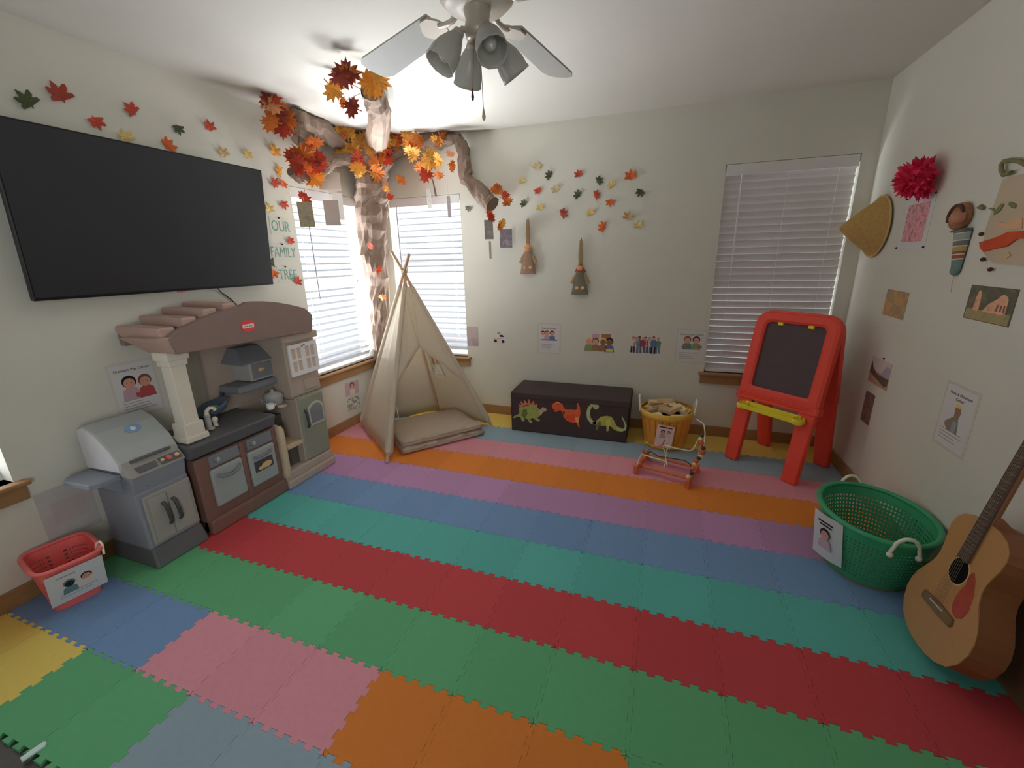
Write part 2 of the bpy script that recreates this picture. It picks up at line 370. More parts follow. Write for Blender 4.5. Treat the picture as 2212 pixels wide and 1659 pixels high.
def wall_leaf(wl, u, v, size, rot, c, label, group, off=.002):
    p = onB(u, v) if wl == 'B' else onL(u, v)
    key = 'leaf'
    if key not in leaf_proto:
        mb = MB(); n = len(FATL); cz = .10
        vs = [(0, .1, cz)]+[(x, y, .30*abs(x)**1.3+.06*max(0, y)) for x, y in FATL]
        mb.add(vs, [[0, 1+i, 1+(i+1) % n] for i in range(n)])
        o = build(mb, 'paper_leaf', leafmat(c), local=True); md = o.modifiers.new('thickness', 'SOLIDIFY'); md.thickness = .03; leaf_proto[key] = o
    else:
        o = leaf_proto[key].copy(); COL.objects.link(o)
    o.matrix_world = wallX(wl, p, off, math.radians(rot)) @ Matrix.Diagonal((size, size, size, 1))
    setslot(o, leafmat(c)); props(o, label, 'leaf', group); return o
def bc(x, y): return (1000+x*.2049, 330+y*.2049)
BL = [((780, 155), .046, -20, 'pale yellow', 'pale yellow paper leaf, the highest in the back wall swarm'),
 ((915, 240), .044, 60, 'green', 'green paper leaf just right of the highest pale yellow one'),
 ((1222, 235), .043, 15, 'red', 'red paper leaf at the top middle of the back wall swarm'),
 ((1430, 300), .044, -60, 'green', 'green paper leaf left of the pale yellow one in the upper right of the swarm'),
 ((1770, 255), .058, 5, 'orange', 'large orange paper leaf at the top right of the back wall swarm'),
 ((628, 302), .038, 10, 'yellow', 'small yellow paper leaf farthest left at the top of the back wall swarm'),
 ((790, 390), .042, 200, 'red', 'red paper leaf below the highest pale yellow one in the back wall swarm'),
 ((983, 388), .046, 30, 'pale yellow', 'pale yellow paper leaf below the upper left green one of the swarm'),
 ((1568, 345), .040, 40, 'yellow', 'yellow paper leaf between a green and the large orange one in the swarm'),
 ((1875, 412), .044, 150, 'green', 'green paper leaf farthest right on the back wall'),
 ((1217, 447), .044, 50, 'green', 'green paper leaf in the centre of the back wall swarm'),
 ((1402, 447), .044, -70, 'red', 'red paper leaf right beside the central green one in the swarm'),
 ((1555, 512), .044, 180, 'orange', 'orange paper leaf pointing down at the right middle of the swarm'),
 ((648, 540), .042, 40, 'green', 'green paper leaf above the left scarecrow broom'),
 ((815, 585), .038, 0, 'yellow', 'small yellow paper leaf right of the green one above the left broom'),
 ((1052, 645), .050, -65, 'dark red', 'dark red paper leaf above and left of the right scarecrow broom'),
 ((1348, 640), .042, 20, 'yellow', 'yellow paper leaf above and right of the right scarecrow broom'),
 ((1740, 680), .050, -10, 'tan', 'tan veined paper leaf at the lower right of the swarm'),
 ((1482, 782), .052, 70, 'orange', 'orange paper leaf, the lowest in the back wall swarm'),
 ((1850, 772), .044, 10, 'yellow', 'yellow paper leaf in the bottom right corner of the swarm'),
 ((62, 580), .038, 170, 'grey green', 'small grey green paper leaf alone between the window and the drooping paper branch')]
for q, sz, rt, c, lb in BL: wall_leaf('B', *bc(*q), sz, rt, c, lb, 'paper leaves on the back wall')
def lc(x, y): return (x*.2532, 100+y*.2532)
LL = [(lc(235, 480), .052, 40, 'green', 'green paper leaf farthest left above the television'),
 (lc(510, 425), .060, 25, 'dark red', 'large dark red paper leaf above the television, second from the left'),
 (lc(805, 632), .044, 200, 'red', 'red paper leaf close above the television, third from the left'),
 (lc(1125, 555), .046, 45, 'red', 'red paper leaf high above the middle of the television'),
 (lc(1510, 695), .040, 190, 'green', 'green paper leaf above the right half of the television'),
 (lc(1785, 695), .046, 10, 'red', 'red paper leaf above the right half of the television beside a green one'),
 (lc(1075, 785), .046, 20, 'yellow', 'pale yellow paper leaf touching the top edge of the television'),
 (lc(1425, 850), .050, -40, 'orange', 'orange paper leaf peeping over the top edge of the television'),
 (lc(1905, 920), .044, 20, 'tan', 'tan paper leaf above the right end of the television'),
 (lc(2110, 935), .042, 0, 'yellow', 'yellow paper leaf above the top right corner of the television'),
 ((595, 399), .050, 30, 'red', 'red paper leaf right of the top right corner of the television'),
 ((592, 329), .058, -10, 'amber', 'amber paper leaf highest on the wall between the television and the corner window'),
 ((604, 372), .048, 70, 'amber', 'amber paper leaf between the highest amber leaf and the corner window'),
 ((611, 440), .046, -160, 'red', 'red paper leaf beside the top left corner of the left window blind'),
 ((612, 395), .040, 150, 'orange', 'small orange paper leaf beside the drooping leaf cluster'),
 ((581, 453), .046, 0, 'yellow', 'yellow paper leaf above the word OUR'),
 ((627, 523), .042, 10, 'red', 'red paper leaf between the words OUR and FAMILY'),
 ((641, 609), .050, -25, 'red', 'red paper leaf below the word TREE beside the left window blind'),
 ((590, 588), .048, 160, 'orange', 'orange paper leaf beside the lower right corner of the television'),
 ((588, 567), .040, 90, 'green', 'green paper leaf half hidden behind the right edge of the television')]
for q, sz, rt, c, lb in LL: wall_leaf('L', *q, sz, rt, c, lb, 'paper leaves on the left wall')

# ---------------------------------------------------------------- OUR FAMILY TREE lettering on clear cards
m_glit = M('green_glitter_letter', P(92, 128, 114, .55), .5, .3, var=.35, vs=160)
m_card = M('clear_card', (.70, .69, .62), .3, .3, var=.03)
m_tack = M('dark_tack', (.02, .02, .02), .4)
for word, u, v, w, tk in (('OUR', 606, 489, .155, (602, 475)), ('FAMILY', 612, 545, .215, (609, 530)), ('TREE', 622, 593, .16, (616, 581))):
    X = wallX('L', onL(u, v), .0012, math.radians(-2))
    mb = MB(); mb.box(-w/2-.012, w/2+.012, -.06, .06, -.0008, .0004); o = build(mb, 'word_card', m_card, local=True, label='clear card with the word %s in green glitter capitals' % word, cat='sign', group='our family tree cards'); o.matrix_world = X
    l = lettering(word, .105, m_glit, o, (0, -.003, .0010), ext=.0006); l.scale.x = w/l.dimensions.x if l.dimensions.x else 1; l.scale.y = .95
    q = X.inverted() @ onL(tk[0], tk[1]); mb = MB(); mb.ball((q.x, .055, .003), .006); build(mb, 'tack', m_tack, o, local=True)

# ---------------------------------------------------------------- posters and pictures
m_paper = M('laminated_white_paper', (.74, .73, .73), .35, .35, var=.02)
m_lam = M('laminate_border', (.70, .685, .62), .25, .4, var=.02)
m_ink = M('black_ink', (.03, .03, .03), .5)
m_grey = M('grey_print', (.38, .38, .38), .5)
SK = M('print_skin', P(165, 120, 105), .5, var=.05); SK2 = M('print_brown_skin', P(105, 75, 62), .5); HR = M('print_dark_hair', (.025, .02, .02), .5); HB = M('print_brown_hair', P(95, 62, 50), .5)
def figure(mb, x, y, s, skin, hair, top, full=False, leg=None):      # a printed child or grown-up, flat shapes
    if full:
        mb.prism([(x-.16*s, y-.35*s), (x-.02*s, y-.35*s), (x-.02*s, y+.1*s), (x+.02*s, y+.1*s), (x+.02*s, y-.35*s), (x+.16*s, y-.35*s), (x+.15*s, y+.15*s), (x-.15*s, y+.15*s)], 0, .0004, leg if leg is not None else top)
        mb.prism([(x-.16*s, y+.1*s), (x+.16*s, y+.1*s), (x+.2*s, y+.45*s), (x+.12*s, y+.55*s), (x-.12*s, y+.55*s), (x-.2*s, y+.45*s)], 0, .0005, top)
        mb.disc((x, y+.65*s), .1*s, 0, .0006, skin, n=12); mb.disc((x, y+.71*s), .095*s, 0, .0005, hair, n=10)
    else:
        mb.prism([(x-.34*s, y-.55*s), (x+.34*s, y-.55*s), (x+.28*s, y-.12*s), (x+.1*s, y-.02*s), (x-.1*s, y-.02*s), (x-.28*s, y-.12*s)], 0, .0004, top)
        mb.disc((x, y+.22*s), .27*s, 0, .0005, hair, n=14); mb.disc((x, y+.15*s), .21*s, 0, .0007, skin, n=14, sy=1.05)
        for e in (-1, 1): mb.disc((x+e*.08*s, y+.17*s), .022*s, 0, .0009, hair, n=6)
def poster(wl, p, w, h, label, title=None, tsize=.02, pic=None, rot=0., lines=0, cat='poster', name='poster', pics=None, mats=None, base=None, bw=0., tacks=(), curl=.0, group=None):
    X = wallX(wl, p, .0012, rot)
    mb = MB(); mb.box(-w/2, w/2, -h/2, h/2, -.0008, 0.0003); o = build(mb, name, base or m_paper, local=True, label=label, cat=cat, group=group); o.matrix_world = X
    if bw:
        mb = MB()
        for q in ((-w/2-bw, -w/2, -h/2-bw, h/2+bw), (w/2, w/2+bw, -h/2-bw, h/2+bw), (-w/2, w/2, h/2, h/2+bw), (-w/2, w/2, -h/2-bw, -h/2)): mb.box(q[0], q[1], q[2], q[3], -.0009, .0001)
        build(mb, 'laminate_margin', m_lam, o, local=True)
    if title:
        for i, tt in enumerate(title if isinstance(title, list) else [title]): lettering(tt, tsize, m_ink, o, (0, h/2-.030-i*.022, .0005), name='title_lettering')
    if pics: build(pics, 'printed_picture', mats, o, at=None, local=True).location.z = .0004
    if lines:
        mb = MB(); y = -h/2+.02+lines*.013
        for i in range(lines):
            ln = w*random.uniform(.45, .8); mb.box(-w*.40, -w*.40+ln, y-.0018, y+.0018, 0, .0005); y -= .0145
        build(mb, 'printed_lines', m_grey, o, local=True)
    for q in tacks:
        mb = MB(); mb.ball((q[0], q[1], .003), .0055); build(mb, 'push_pin', m_tack, o, local=True)
    return o
def mid(f, *q): return sum((f(*a) for a in q), V())/len(q)
# back wall, left to right
o = poster('B', mid(onB, (1008, 705), (1034, 748)), .115, .185, 'small faded pink picture beside the right edge of the corner window', base=photo('faded_pink_print', [(120, 112, 108), (130, 118, 118), (110, 100, 104)], 8), cat='picture', name='wall_picture')
# ambulance cut-out
mb = MB(); q0 = onB(1079, 728)
def bq(L, q): return [((onB(u, v)-q).x, (onB(u, v)-q).z) for u, v in L]
c3 = lambda x, y: (980+x*.2622, 660+y*.2622)
mb.prism(bq([c3(308, 232), c3(370, 228), c3(405, 236), c3(430, 262), c3(448, 272), c3(444, 298), c3(400, 304), c3(330, 292), c3(322, 262), c3(310, 262)], q0), 0, .0006, 0)
mb.prism(bq([c3(322, 262), c3(398, 268), c3(398, 276), c3(322, 270)], q0), 0, .0009, 1); mb.prism(bq([c3(378, 240), c3(404, 242), c3(416, 260), c3(380, 258)], q0), 0, .001, 2)
for c in ((345, 290), (408, 296)): a = onB(*c3(*c))-q0; mb.disc((a.x, a.z), .014, 0, .0012, 2, n=14)
a = onB(*c3(372, 229))-q0; mb.box(a.x-.015, a.x+.015, a.z, a.z+.006, 0, .001, 2)
X = wallX('B', q0, .0012); o = build(mb, 'vehicle_picture', [m_paper, M('print_orange', P(190, 120, 80)), m_ink], local=True, label='cut out picture of a white ambulance with an orange stripe on the back wall', cat='picture'); o.matrix_world = X
# science poster
PUR = M('print_mauve', P(150, 125, 135)); BLU = M('print_blue', P(75, 92, 120)); TEA = M('print_teal', P(80, 105, 105)); LGT = M('print_light', P(170, 160, 155)); GRN = M('print_green', P(110, 120, 85)); RED = M('print_red', P(140, 62, 62)); BRN = M('print_brown', P(120, 88, 66)); YEL = M('print_yellow', P(175, 150, 80))
ALL = [LGT, SK, HR, PUR, BLU, TEA, GRN, RED, BRN, YEL, SK2, HB, m_ink, m_paper]
mb = MB(); mb.box(-.075, .075, -.012, .085, -.0002, .0002, 0)
for x, s, tp, hr in ((-.055, .075, 13, 2), (-.018, .08, 3, 11), (.03, .08, 4, 2)): figure(mb, x, .035, s, 1, hr, tp)
mb.box(-.075, .075, -.014, -.004, 0, .0008, 4)
poster('B', mid(onB, (1160, 700), (1212, 700), (1210, 765), (1162, 762)), .19, .245, 'poster titled Science Center with three children, first letter poster from the corner window', 'Science Center', .021, pics=mb, mats=ALL, lines=4, bw=.013)
# family photo
mb = MB(); mb.box(-.12, .12, -.075, .075, -.0002, .0001, 0); mb.box(-.12, -.075, 0, .075, 0, .0003, 13); mb.box(.02, .1, .02, .075, 0, .0003, 8); mb.box(-.06, .0, .03, .075, 0, .0003, 3)
for x, s, tp, hr, sk in ((-.085, .115, 6, 9, 1), (-.03, .11, 8, 11, 1), (.035, .115, 8, 9, 10), (.088, .12, 4, 2, 10)): figure(mb, x, -.012, s, sk, hr, tp)
mb.box(.06, .12, -.075, -.05, 0, .0009, 9); mb.box(-.11, -.05, -.075, -.045, 0, .0009, 6)
poster('B', mid(onB, (1262, 720), (1325, 722), (1325, 760), (1265, 758)), .245, .155, 'warm toned photograph of four people at a table on the back wall', cat='picture', name='wall_picture', pics=mb, mats=ALL)
# community helpers
mb = MB()
for x, tp, lg, sk, hr, s in ((-.098, 0, 12, 1, 7, .118), (-.075, 13, 3, 1, 7, .112), (-.05, 4, 4, 10, 2, .125), (-.02, 7, 3, 1, 9, .12), (.0, 3, 4, 1, 2, .118), (.028, 0, 4, 1, 11, .115), (.062, 4, 12, 1, 2, .125), (.098, 5, 5, 1, 11, .115)): figure(mb, x, -.024, s, sk, hr, tp, True, lg)
poster('B', mid(onB, (1362, 727), (1428, 727), (1425, 767), (1363, 762)), .24, .145, 'cut out picture of a row of standing grown ups on the back wall', cat='picture', name='wall_picture', pics=mb, mats=ALL)
mb = MB(); mb.box(-.08, .08, -.012, .078, -.0002, .0002, 13)
for x, tp, hr in ((-.03, 5, 11), (.035, 6, 2)): figure(mb, x, .032, .105, 1, hr, tp)
mb.box(-.07, -.02, -.012, .0, 0, .0008, 8); mb.box(.05, .08, -.012, .008, 0, .0008, 8)
poster('B', mid(onB, (1462, 712), (1525, 715), (1522, 785), (1462, 780)), .205, .25, 'poster titled Construction Center with two children beside the closed blind', 'Construction Center', .020, pics=mb, mats=ALL, lines=4, bw=.012)
# left wall
mb = MB(); mb.box(-.062, .068, -.045, .065, -.0002, .0002, 0); figure(mb, -.028, .018, .125, 1, 2, 3); figure(mb, .045, .012, .12, 1, 11, 7); mb.box(-.01, .068, -.045, -.02, 0, .0009, 7)
poster('L', mid(onL, (235, 790), (320, 775), (355, 885), (265, 905)), .195, .275, 'poster titled Dramatic Play Center with two children on the left wall behind the toy grill', 'Dramatic Play Center', .019, pics=mb, mats=ALL, lines=5, bw=.012)
poster('L', onL(150, 1100), .2, .26, 'faded pale poster low on the left wall above the red laundry basket', base=M('faded_paper', (.60, .57, .55), .5), lines=0, pics=MB().box(-.06, .07, -.05, .06, 0, .0003, 0), mats=[M('faded_print', P(140, 132, 132, .45), .5)])
mb = MB(); figure(mb, 0, .0, .11, 1, 2, 0); mb.box(-.09, .09, -.06, .06, -.0002, .0001, 3)
poster('L', mid(onL, (742, 825), (775, 820), (778, 850), (745, 858)), .185, .125, 'small mauve picture of a baby under the corner window, the upper of a pair', cat='picture', name='wall_picture', pics=mb, mats=ALL, rot=math.radians(-3))
mb = MB(); mb.box(-.08, .08, -.06, .06, -.0003, .0, 1)
mb2 = photo('speckled_print', [(175, 165, 150), (80, 70, 62), (180, 172, 160), (120, 100, 85)], 26)
poster('L', mid(onL, (748, 862), (778, 858), (778, 878), (750, 885)), .165, .115, 'small speckled picture under the corner window, the lower of a pair', cat='picture', name='wall_picture', base=mb2, rot=math.radians(-3))
# right wall pictures and ornaments
KR = .40
mb = MB(); mb.box(-.105, .105, -.098, .09, 0, .0004, 0)
poster('R', mid(onR, (1957, 437), (2025, 428), (2002, 525), (1938, 525)), .29, .27, 'white sheet with a photograph of pink blossoms pinned at its corners', cat='picture', name='wall_picture', pics=mb, mats=[photo('blossom_print', [(70, 72, 55), (140, 95, 100), (165, 115, 120), (80, 70, 62)], 26, KR)], tacks=((-.14, .125), (.14, .125), (-.14, -.128), (.14, -.128)))
poster('R', mid(onR, (1915, 625), (1965, 630), (1950, 692), (1910, 680)), .245, .145, 'small ochre and brown landscape picture in the lower left of the right wall group', cat='picture', name='wall_picture', base=photo('ochre_print', [(90, 82, 78), (140, 105, 55), (105, 90, 70), (130, 110, 60)], 14, KR), rot=math.radians(-1))
# dark photograph of a pale ruined building
mb = MB(); mb.box(-.128, .128, -.066, .066, 0, .0003, 0); mb.box(-.128, .128, -.066, -.026, 0, .0005, 1)
mb.prism([(-.088, -.03), (-.052, -.03), (-.054, .02), (-.062, .046), (-.070, .052), (-.078, .046), (-.086, .02)], 0, .0007, 2)
mb.prism([(-.03, -.03), (.10, -.03), (.098, .028), (.085, .040), (.07, .046), (.055, .040), (.04, .026), (.0, .004)], 0, .0007, 2)
for x in (.05, .07, .088): mb.box(x-.004, x+.004, -.02, .005, 0, .0009, 3)
poster('R', mid(onR, (2095, 615), (2205, 625), (2180, 710), (2085, 685)), .27, .138, 'dark photograph of a pale stone building on grass on the right wall', cat='picture', name='wall_picture', pics=mb, rot=math.radians(-.5), base=M('print_dark_edge', P(70, 66, 52, KR)),
       mats=[photo('night_trees_print', [(52, 52, 42), (66, 64, 50), (85, 80, 60)], 22, KR), photo('grass_print', [(95, 92, 62), (115, 105, 70), (100, 92, 70)], 30, KR), photo('stone_print', [(140, 100, 78), (165, 122, 96), (125, 92, 75)], 30, KR), M('print_shadow', P(80, 62, 50, KR))])
mb = MB(); mb.prism([(-.12, -.0), (-.11, .05), (-.085, .015), (-.05, .0), (-.02, -.012), (.12, -.012), (.115, -.05), (.08, -.062), (-.12, -.02)], 0, .0006, 1)
mb.box(-.12, .12, -.075, .0, 0, .0003, 2); mb.prism([(.02, -.01), (.12, -.01), (.12, .05), (.07, .055), (.04, .02)], 0, .0004, 3)
poster('R', mid(onR, (1888, 775), (1925, 785), (1915, 838), (1876, 825)), .245, .155, 'photograph of dark hills under a pale sky behind the red easel', cat='picture', name='wall_picture', base=M('print_sky', P(140, 130, 128, KR)), pics=mb, mats=ALL[:1]+[M('print_hill', P(62, 52, 40, KR)), M('print_sand', P(125, 98, 78, KR)), M('print_blue_sky', P(112, 108, 118, KR))], tacks=((.02, .09),))
mb = MB(); mb.box(-.055, .055, -.085, .085, 0, .0004, 0)
poster('R', mid(onR, (1876, 850), (1888, 855), (1872, 912), (1862, 905)), .12, .19, 'narrow dark red picture under the hill photograph behind the red easel', cat='picture', name='wall_picture', base=photo('dark_red_print', [(52, 45, 38), (80, 62, 52), (105, 72, 68), (45, 40, 34)], 20, KR))
mb = MB(); mb.prism([(-.03, -.062), (.035, -.062), (.028, -.015), (.02, .005), (.028, .03), (.022, .052), (-.008, .056), (-.012, .03), (-.01, .008), (-.045, -.018), (-.06, -.03), (-.055, -.045)], 0, .0004, 1)
mb.disc((.005, .04), .019, 0, .0006, 0, n=12); mb.prism([(-.014, .05), (.024, .05), (.022, .062), (-.010, .066)], 0, .0008, 2); mb.prism([(-.006, -.01), (.02, -.01), (.02, -.06), (-.01, -.06)], 0, .0006, 3)
poster('R', mid(onR, (2045, 825), (2112, 850), (2085, 985), (2020, 960)), .2, .265, 'poster titled Music and Movement Center with one child, lowest on the right wall', ['Music & Movement', 'Center'], .019, pics=mb, mats=[M('print_skin_r', P(105, 78, 60, KR)), M('print_shirt_r', P(95, 85, 72, KR)), YEL, M('print_blue_r', P(100, 108, 122, KR))], lines=4, bw=.012)

# conical straw hat hung flat on the right wall near the corner
m_straw = M('woven_straw', P(122, 98, 58, .36), .7, .15, var=.25, vs=60, bump=.4, bs=140)
m_straw2 = M('pale_straw_rim', P(140, 118, 78, KR), .7, .15, var=.2, vs=60)
hc = V((W-.012, -.225, 1.575)); X = wallX('R', hc, .012)
t = thing('conical_hat', 'conical woven straw hat hung on the right wall beside the closed blind', 'hat', matrix=X)
mb = MB(); mb.lathe([(.176, 0), (.165, .012), (.11, .080), (.055, .145), (.014, .186), (.004, .192), (.0005, .1925)], 40, 0); mb.lathe([(.172, .0005), (.1, .075), (.01, .18)], 40, 0, capb=False, capt=False); build(mb, 'crown', m_straw, t, local=True)
mb = MB(); mb.tube([(.176*math.cos(a*math.pi/20), .176*math.sin(a*math.pi/20), .003) for a in range(40)], .006, 6, closed=True); build(mb, 'brim_edge', m_straw2, t, local=True)
# magenta tissue pom pom
m_pom = M('magenta_tissue', P(160, 36, 62, .34), .8, .1, var=.25, vs=18)
mb = MB(); pc = onR(1987, 386, .06); rnd = random.Random(3)
for i in range(260):
    z = rnd.uniform(-1, 1); a = rnd.uniform(0, 2*math.pi); r = math.sqrt(1-z*z); d = V((r*math.cos(a), r*math.sin(a), z)); L = .112*rnd.uniform(.85, 1.05)
    if d.x > .45: continue
    s = d.orthogonal().normalized(); s.rotate(Matrix.Rotation(rnd.uniform(0, 6.28), 3, d)); w = .016
    mb.add([pc+d*.02, pc+d*L*.75+s*w, pc+d*L, pc+d*L*.75-s*w, pc+d*L*.72+d.cross(s)*.008], [[0, 1, 4], [1, 2, 4], [2, 3, 4], [3, 0, 4]])
mb.ball(pc, .078, 0, sx=.7)
build(mb, 'paper_pom_pom', m_pom, at=pc, label='magenta tissue paper pom pom high on the right wall', cat='pom pom')
# round carved ornament and striped tapered horn
m_carve = M('brown_carved_wood', P(108, 76, 52, KR), .6, .2, var=.3, vs=25, bump=.3, bs=60); m_darkw = M('dark_carved_rim', P(62, 40, 28, KR), .6)
c = onR(2071, 468, .02); X = wallX('R', c, .004)
t = thing('wall_ornament', 'small round brown carved ornament above the striped tapered pouch', 'ornament', matrix=X)
mb = MB(); mb.lathe([(.062, 0), (.066, .012), (.06, .024), (.045, .028)], 22, 0, X=Matrix.Diagonal((1, .9, 1, 1)))
build(mb, 'bowl', m_carve, t, local=True)
mb = MB(); mb.tube([(.052*math.cos(a), .047*math.sin(a), .028) for a in [i*math.pi/14 for i in range(-2, 17)]], .008, 6); build(mb, 'dark_rim', m_darkw, t, local=True)
mb = MB(); mb.lathe([(.0005, .052), (.02, .05), (.036, .038), (.04, .024)], 14, 0, X=T(.022, -.006, 0) @ Matrix.Diagonal((1.2, .8, 1, 1))); build(mb, 'knob', M('reddish_carved_wood', P(125, 85, 68, KR), .5, .25, var=.2), t, local=True)
cols = [M('pouch_dark_grey', P(72, 74, 74, KR)), M('pouch_grey', P(105, 106, 104, KR)), M('pouch_tan', P(120, 102, 66, KR)), M('pouch_red', P(105, 58, 46, KR)), M('pouch_cream', P(150, 142, 124, KR)), M('pouch_teal', P(75, 92, 88, KR))]
c = onR(2066, 542, .02); X = wallX('R', c, .004, math.radians(5)) @ Matrix.Diagonal((.86, .74, .86, 1))
mb = MB(); band = [(.115, 0), (.10, 4), (.096, 1), (.06, 4), (.055, 0), (.028, 4), (.022, 2), (-.004, 3), (-.018, 4), (-.024, 3), (-.045, 4), (-.052, 5), (-.112, 5)]
for (za, ci), (zb, _) in zip(band, band[1:]):
    ra, rb = .032+.026*(za+.11)/.225, .032+.026*(zb+.11)/.225
    vs, fs = [], []
    for rr, zz in ((ra, za), (rb, zb)):
        for k in range(9): a = math.pi*k/8; vs.append((rr*math.cos(a), zz, .002+.6*rr*math.sin(a)))
    for k in range(8): fs.append([k, k+1, 9+k+1, 9+k])
    mb.add(vs, fs, ci, None, True)
mb.ball((0, -.112, .008), .031, 5, sz=.55)
o = build(mb, 'striped_pouch', cols, local=True, label='tapered pouch striped grey, tan and red below the round brown ornament', cat='pouch'); o.matrix_world = X
mb = MB(); mb.box(-.057, -.004, .112, .122, 0, .034, bev=.003); mb.box(.004, .057, .112, .122, 0, .034, bev=.003); build(mb, 'top_band', cols[0], o, local=True)
mb = MB(); mb.tube([(0, -.14, .008), (-.006, -.19, .006), (-.004, -.24, .004)], .0012, 5); build(mb, 'hanging_thread', m_straw2, o, local=True)
# pale cloth hanging at the right edge: green scroll, leaf sprigs, red sash
m_cl = M('cream_cloth', P(134, 122, 104, KR), .85, .1, var=.06, vs=9); m_sash = M('rust_red_sash', P(138, 56, 34, KR), .75, .1, var=.2); m_sg = M('olive_applique', P(88, 86, 60, KR), .7, .1, var=.25); m_peach = M('peach_cloth', P(146, 118, 92, KR), .85, .1, var=.1)
def rp(L, q): return [(-(onR(u, v)-q).y, (onR(u, v)-q).z) for u, v in L]
q0 = onR(2170, 470); X = wallX('R', q0, .003)
t = thing('cloth_hanging', 'pale cream cloth hanging with green scroll and rust red sash at the right edge', 'wall hanging', matrix=X)
rk = lambda x, y: (2030+x*.1868, 310+y*.1868)
mb = MB(); mb.prism(rp([rk(760, 420), rk(980, 350), rk(1300, 380), rk(1300, 1500), rk(900, 1400), rk(640, 1380), rk(520, 1240), rk(560, 1000), rk(640, 760)], q0), 0, .006); build(mb, 'cloth', m_cl, t, local=True)
mb = MB(); mb.prism(rp([rk(510, 1140), rk(690, 1100), rk(840, 1020), rk(1000, 1010), rk(1250, 990), rk(1250, 1090), rk(960, 1090), rk(830, 1190), rk(690, 1215), rk(560, 1250), rk(520, 1210)], q0), .006, .014, bev=.003); build(mb, 'sash', m_sash, t, local=True)
mb = MB(); mb.tube([V((*p, .012)) for p in rp([rk(890, 330), rk(800, 360), rk(770, 300), rk(770, 240), rk(800, 200), rk(880, 190), rk(980, 200), rk(1080, 250)], q0)], .008, 8); build(mb, 'scroll', m_sg, t, local=True)
mb = MB()
for L in ([rk(460, 745), rk(510, 705), rk(545, 745), rk(520, 768)], [rk(600, 745), rk(650, 740), rk(690, 770), rk(760, 690), rk(790, 700), rk(740, 780), rk(670, 825), rk(680, 785)], [rk(835, 700), rk(860, 670), rk(930, 700), rk(920, 750), rk(880, 745)]): mb.prism(rp(L, q0), .0, .010, bev=.001)
build(mb, 'leaf_sprigs', m_sg, t, local=True)
mb = MB()
for L in ([rk(680, 930), rk(720, 900), rk(830, 920), rk(900, 850), rk(1000, 860), rk(1000, 980), rk(850, 990), rk(720, 960)],): mb.prism(rp(L, q0), .006, .009)
mb.prism(rp([rk(750, 1300), rk(840, 1255), rk(870, 1290), rk(820, 1330)], q0), .006, .009); build(mb, 'peach_patch', m_peach, t, local=True)
mb = MB()
for p in rp([rk(520, 1045), rk(540, 1340), rk(625, 1455)], q0): mb.ball((p[0], p[1], .008), .0085)
build(mb, 'hanging_beads', m_darkw, t, local=True)

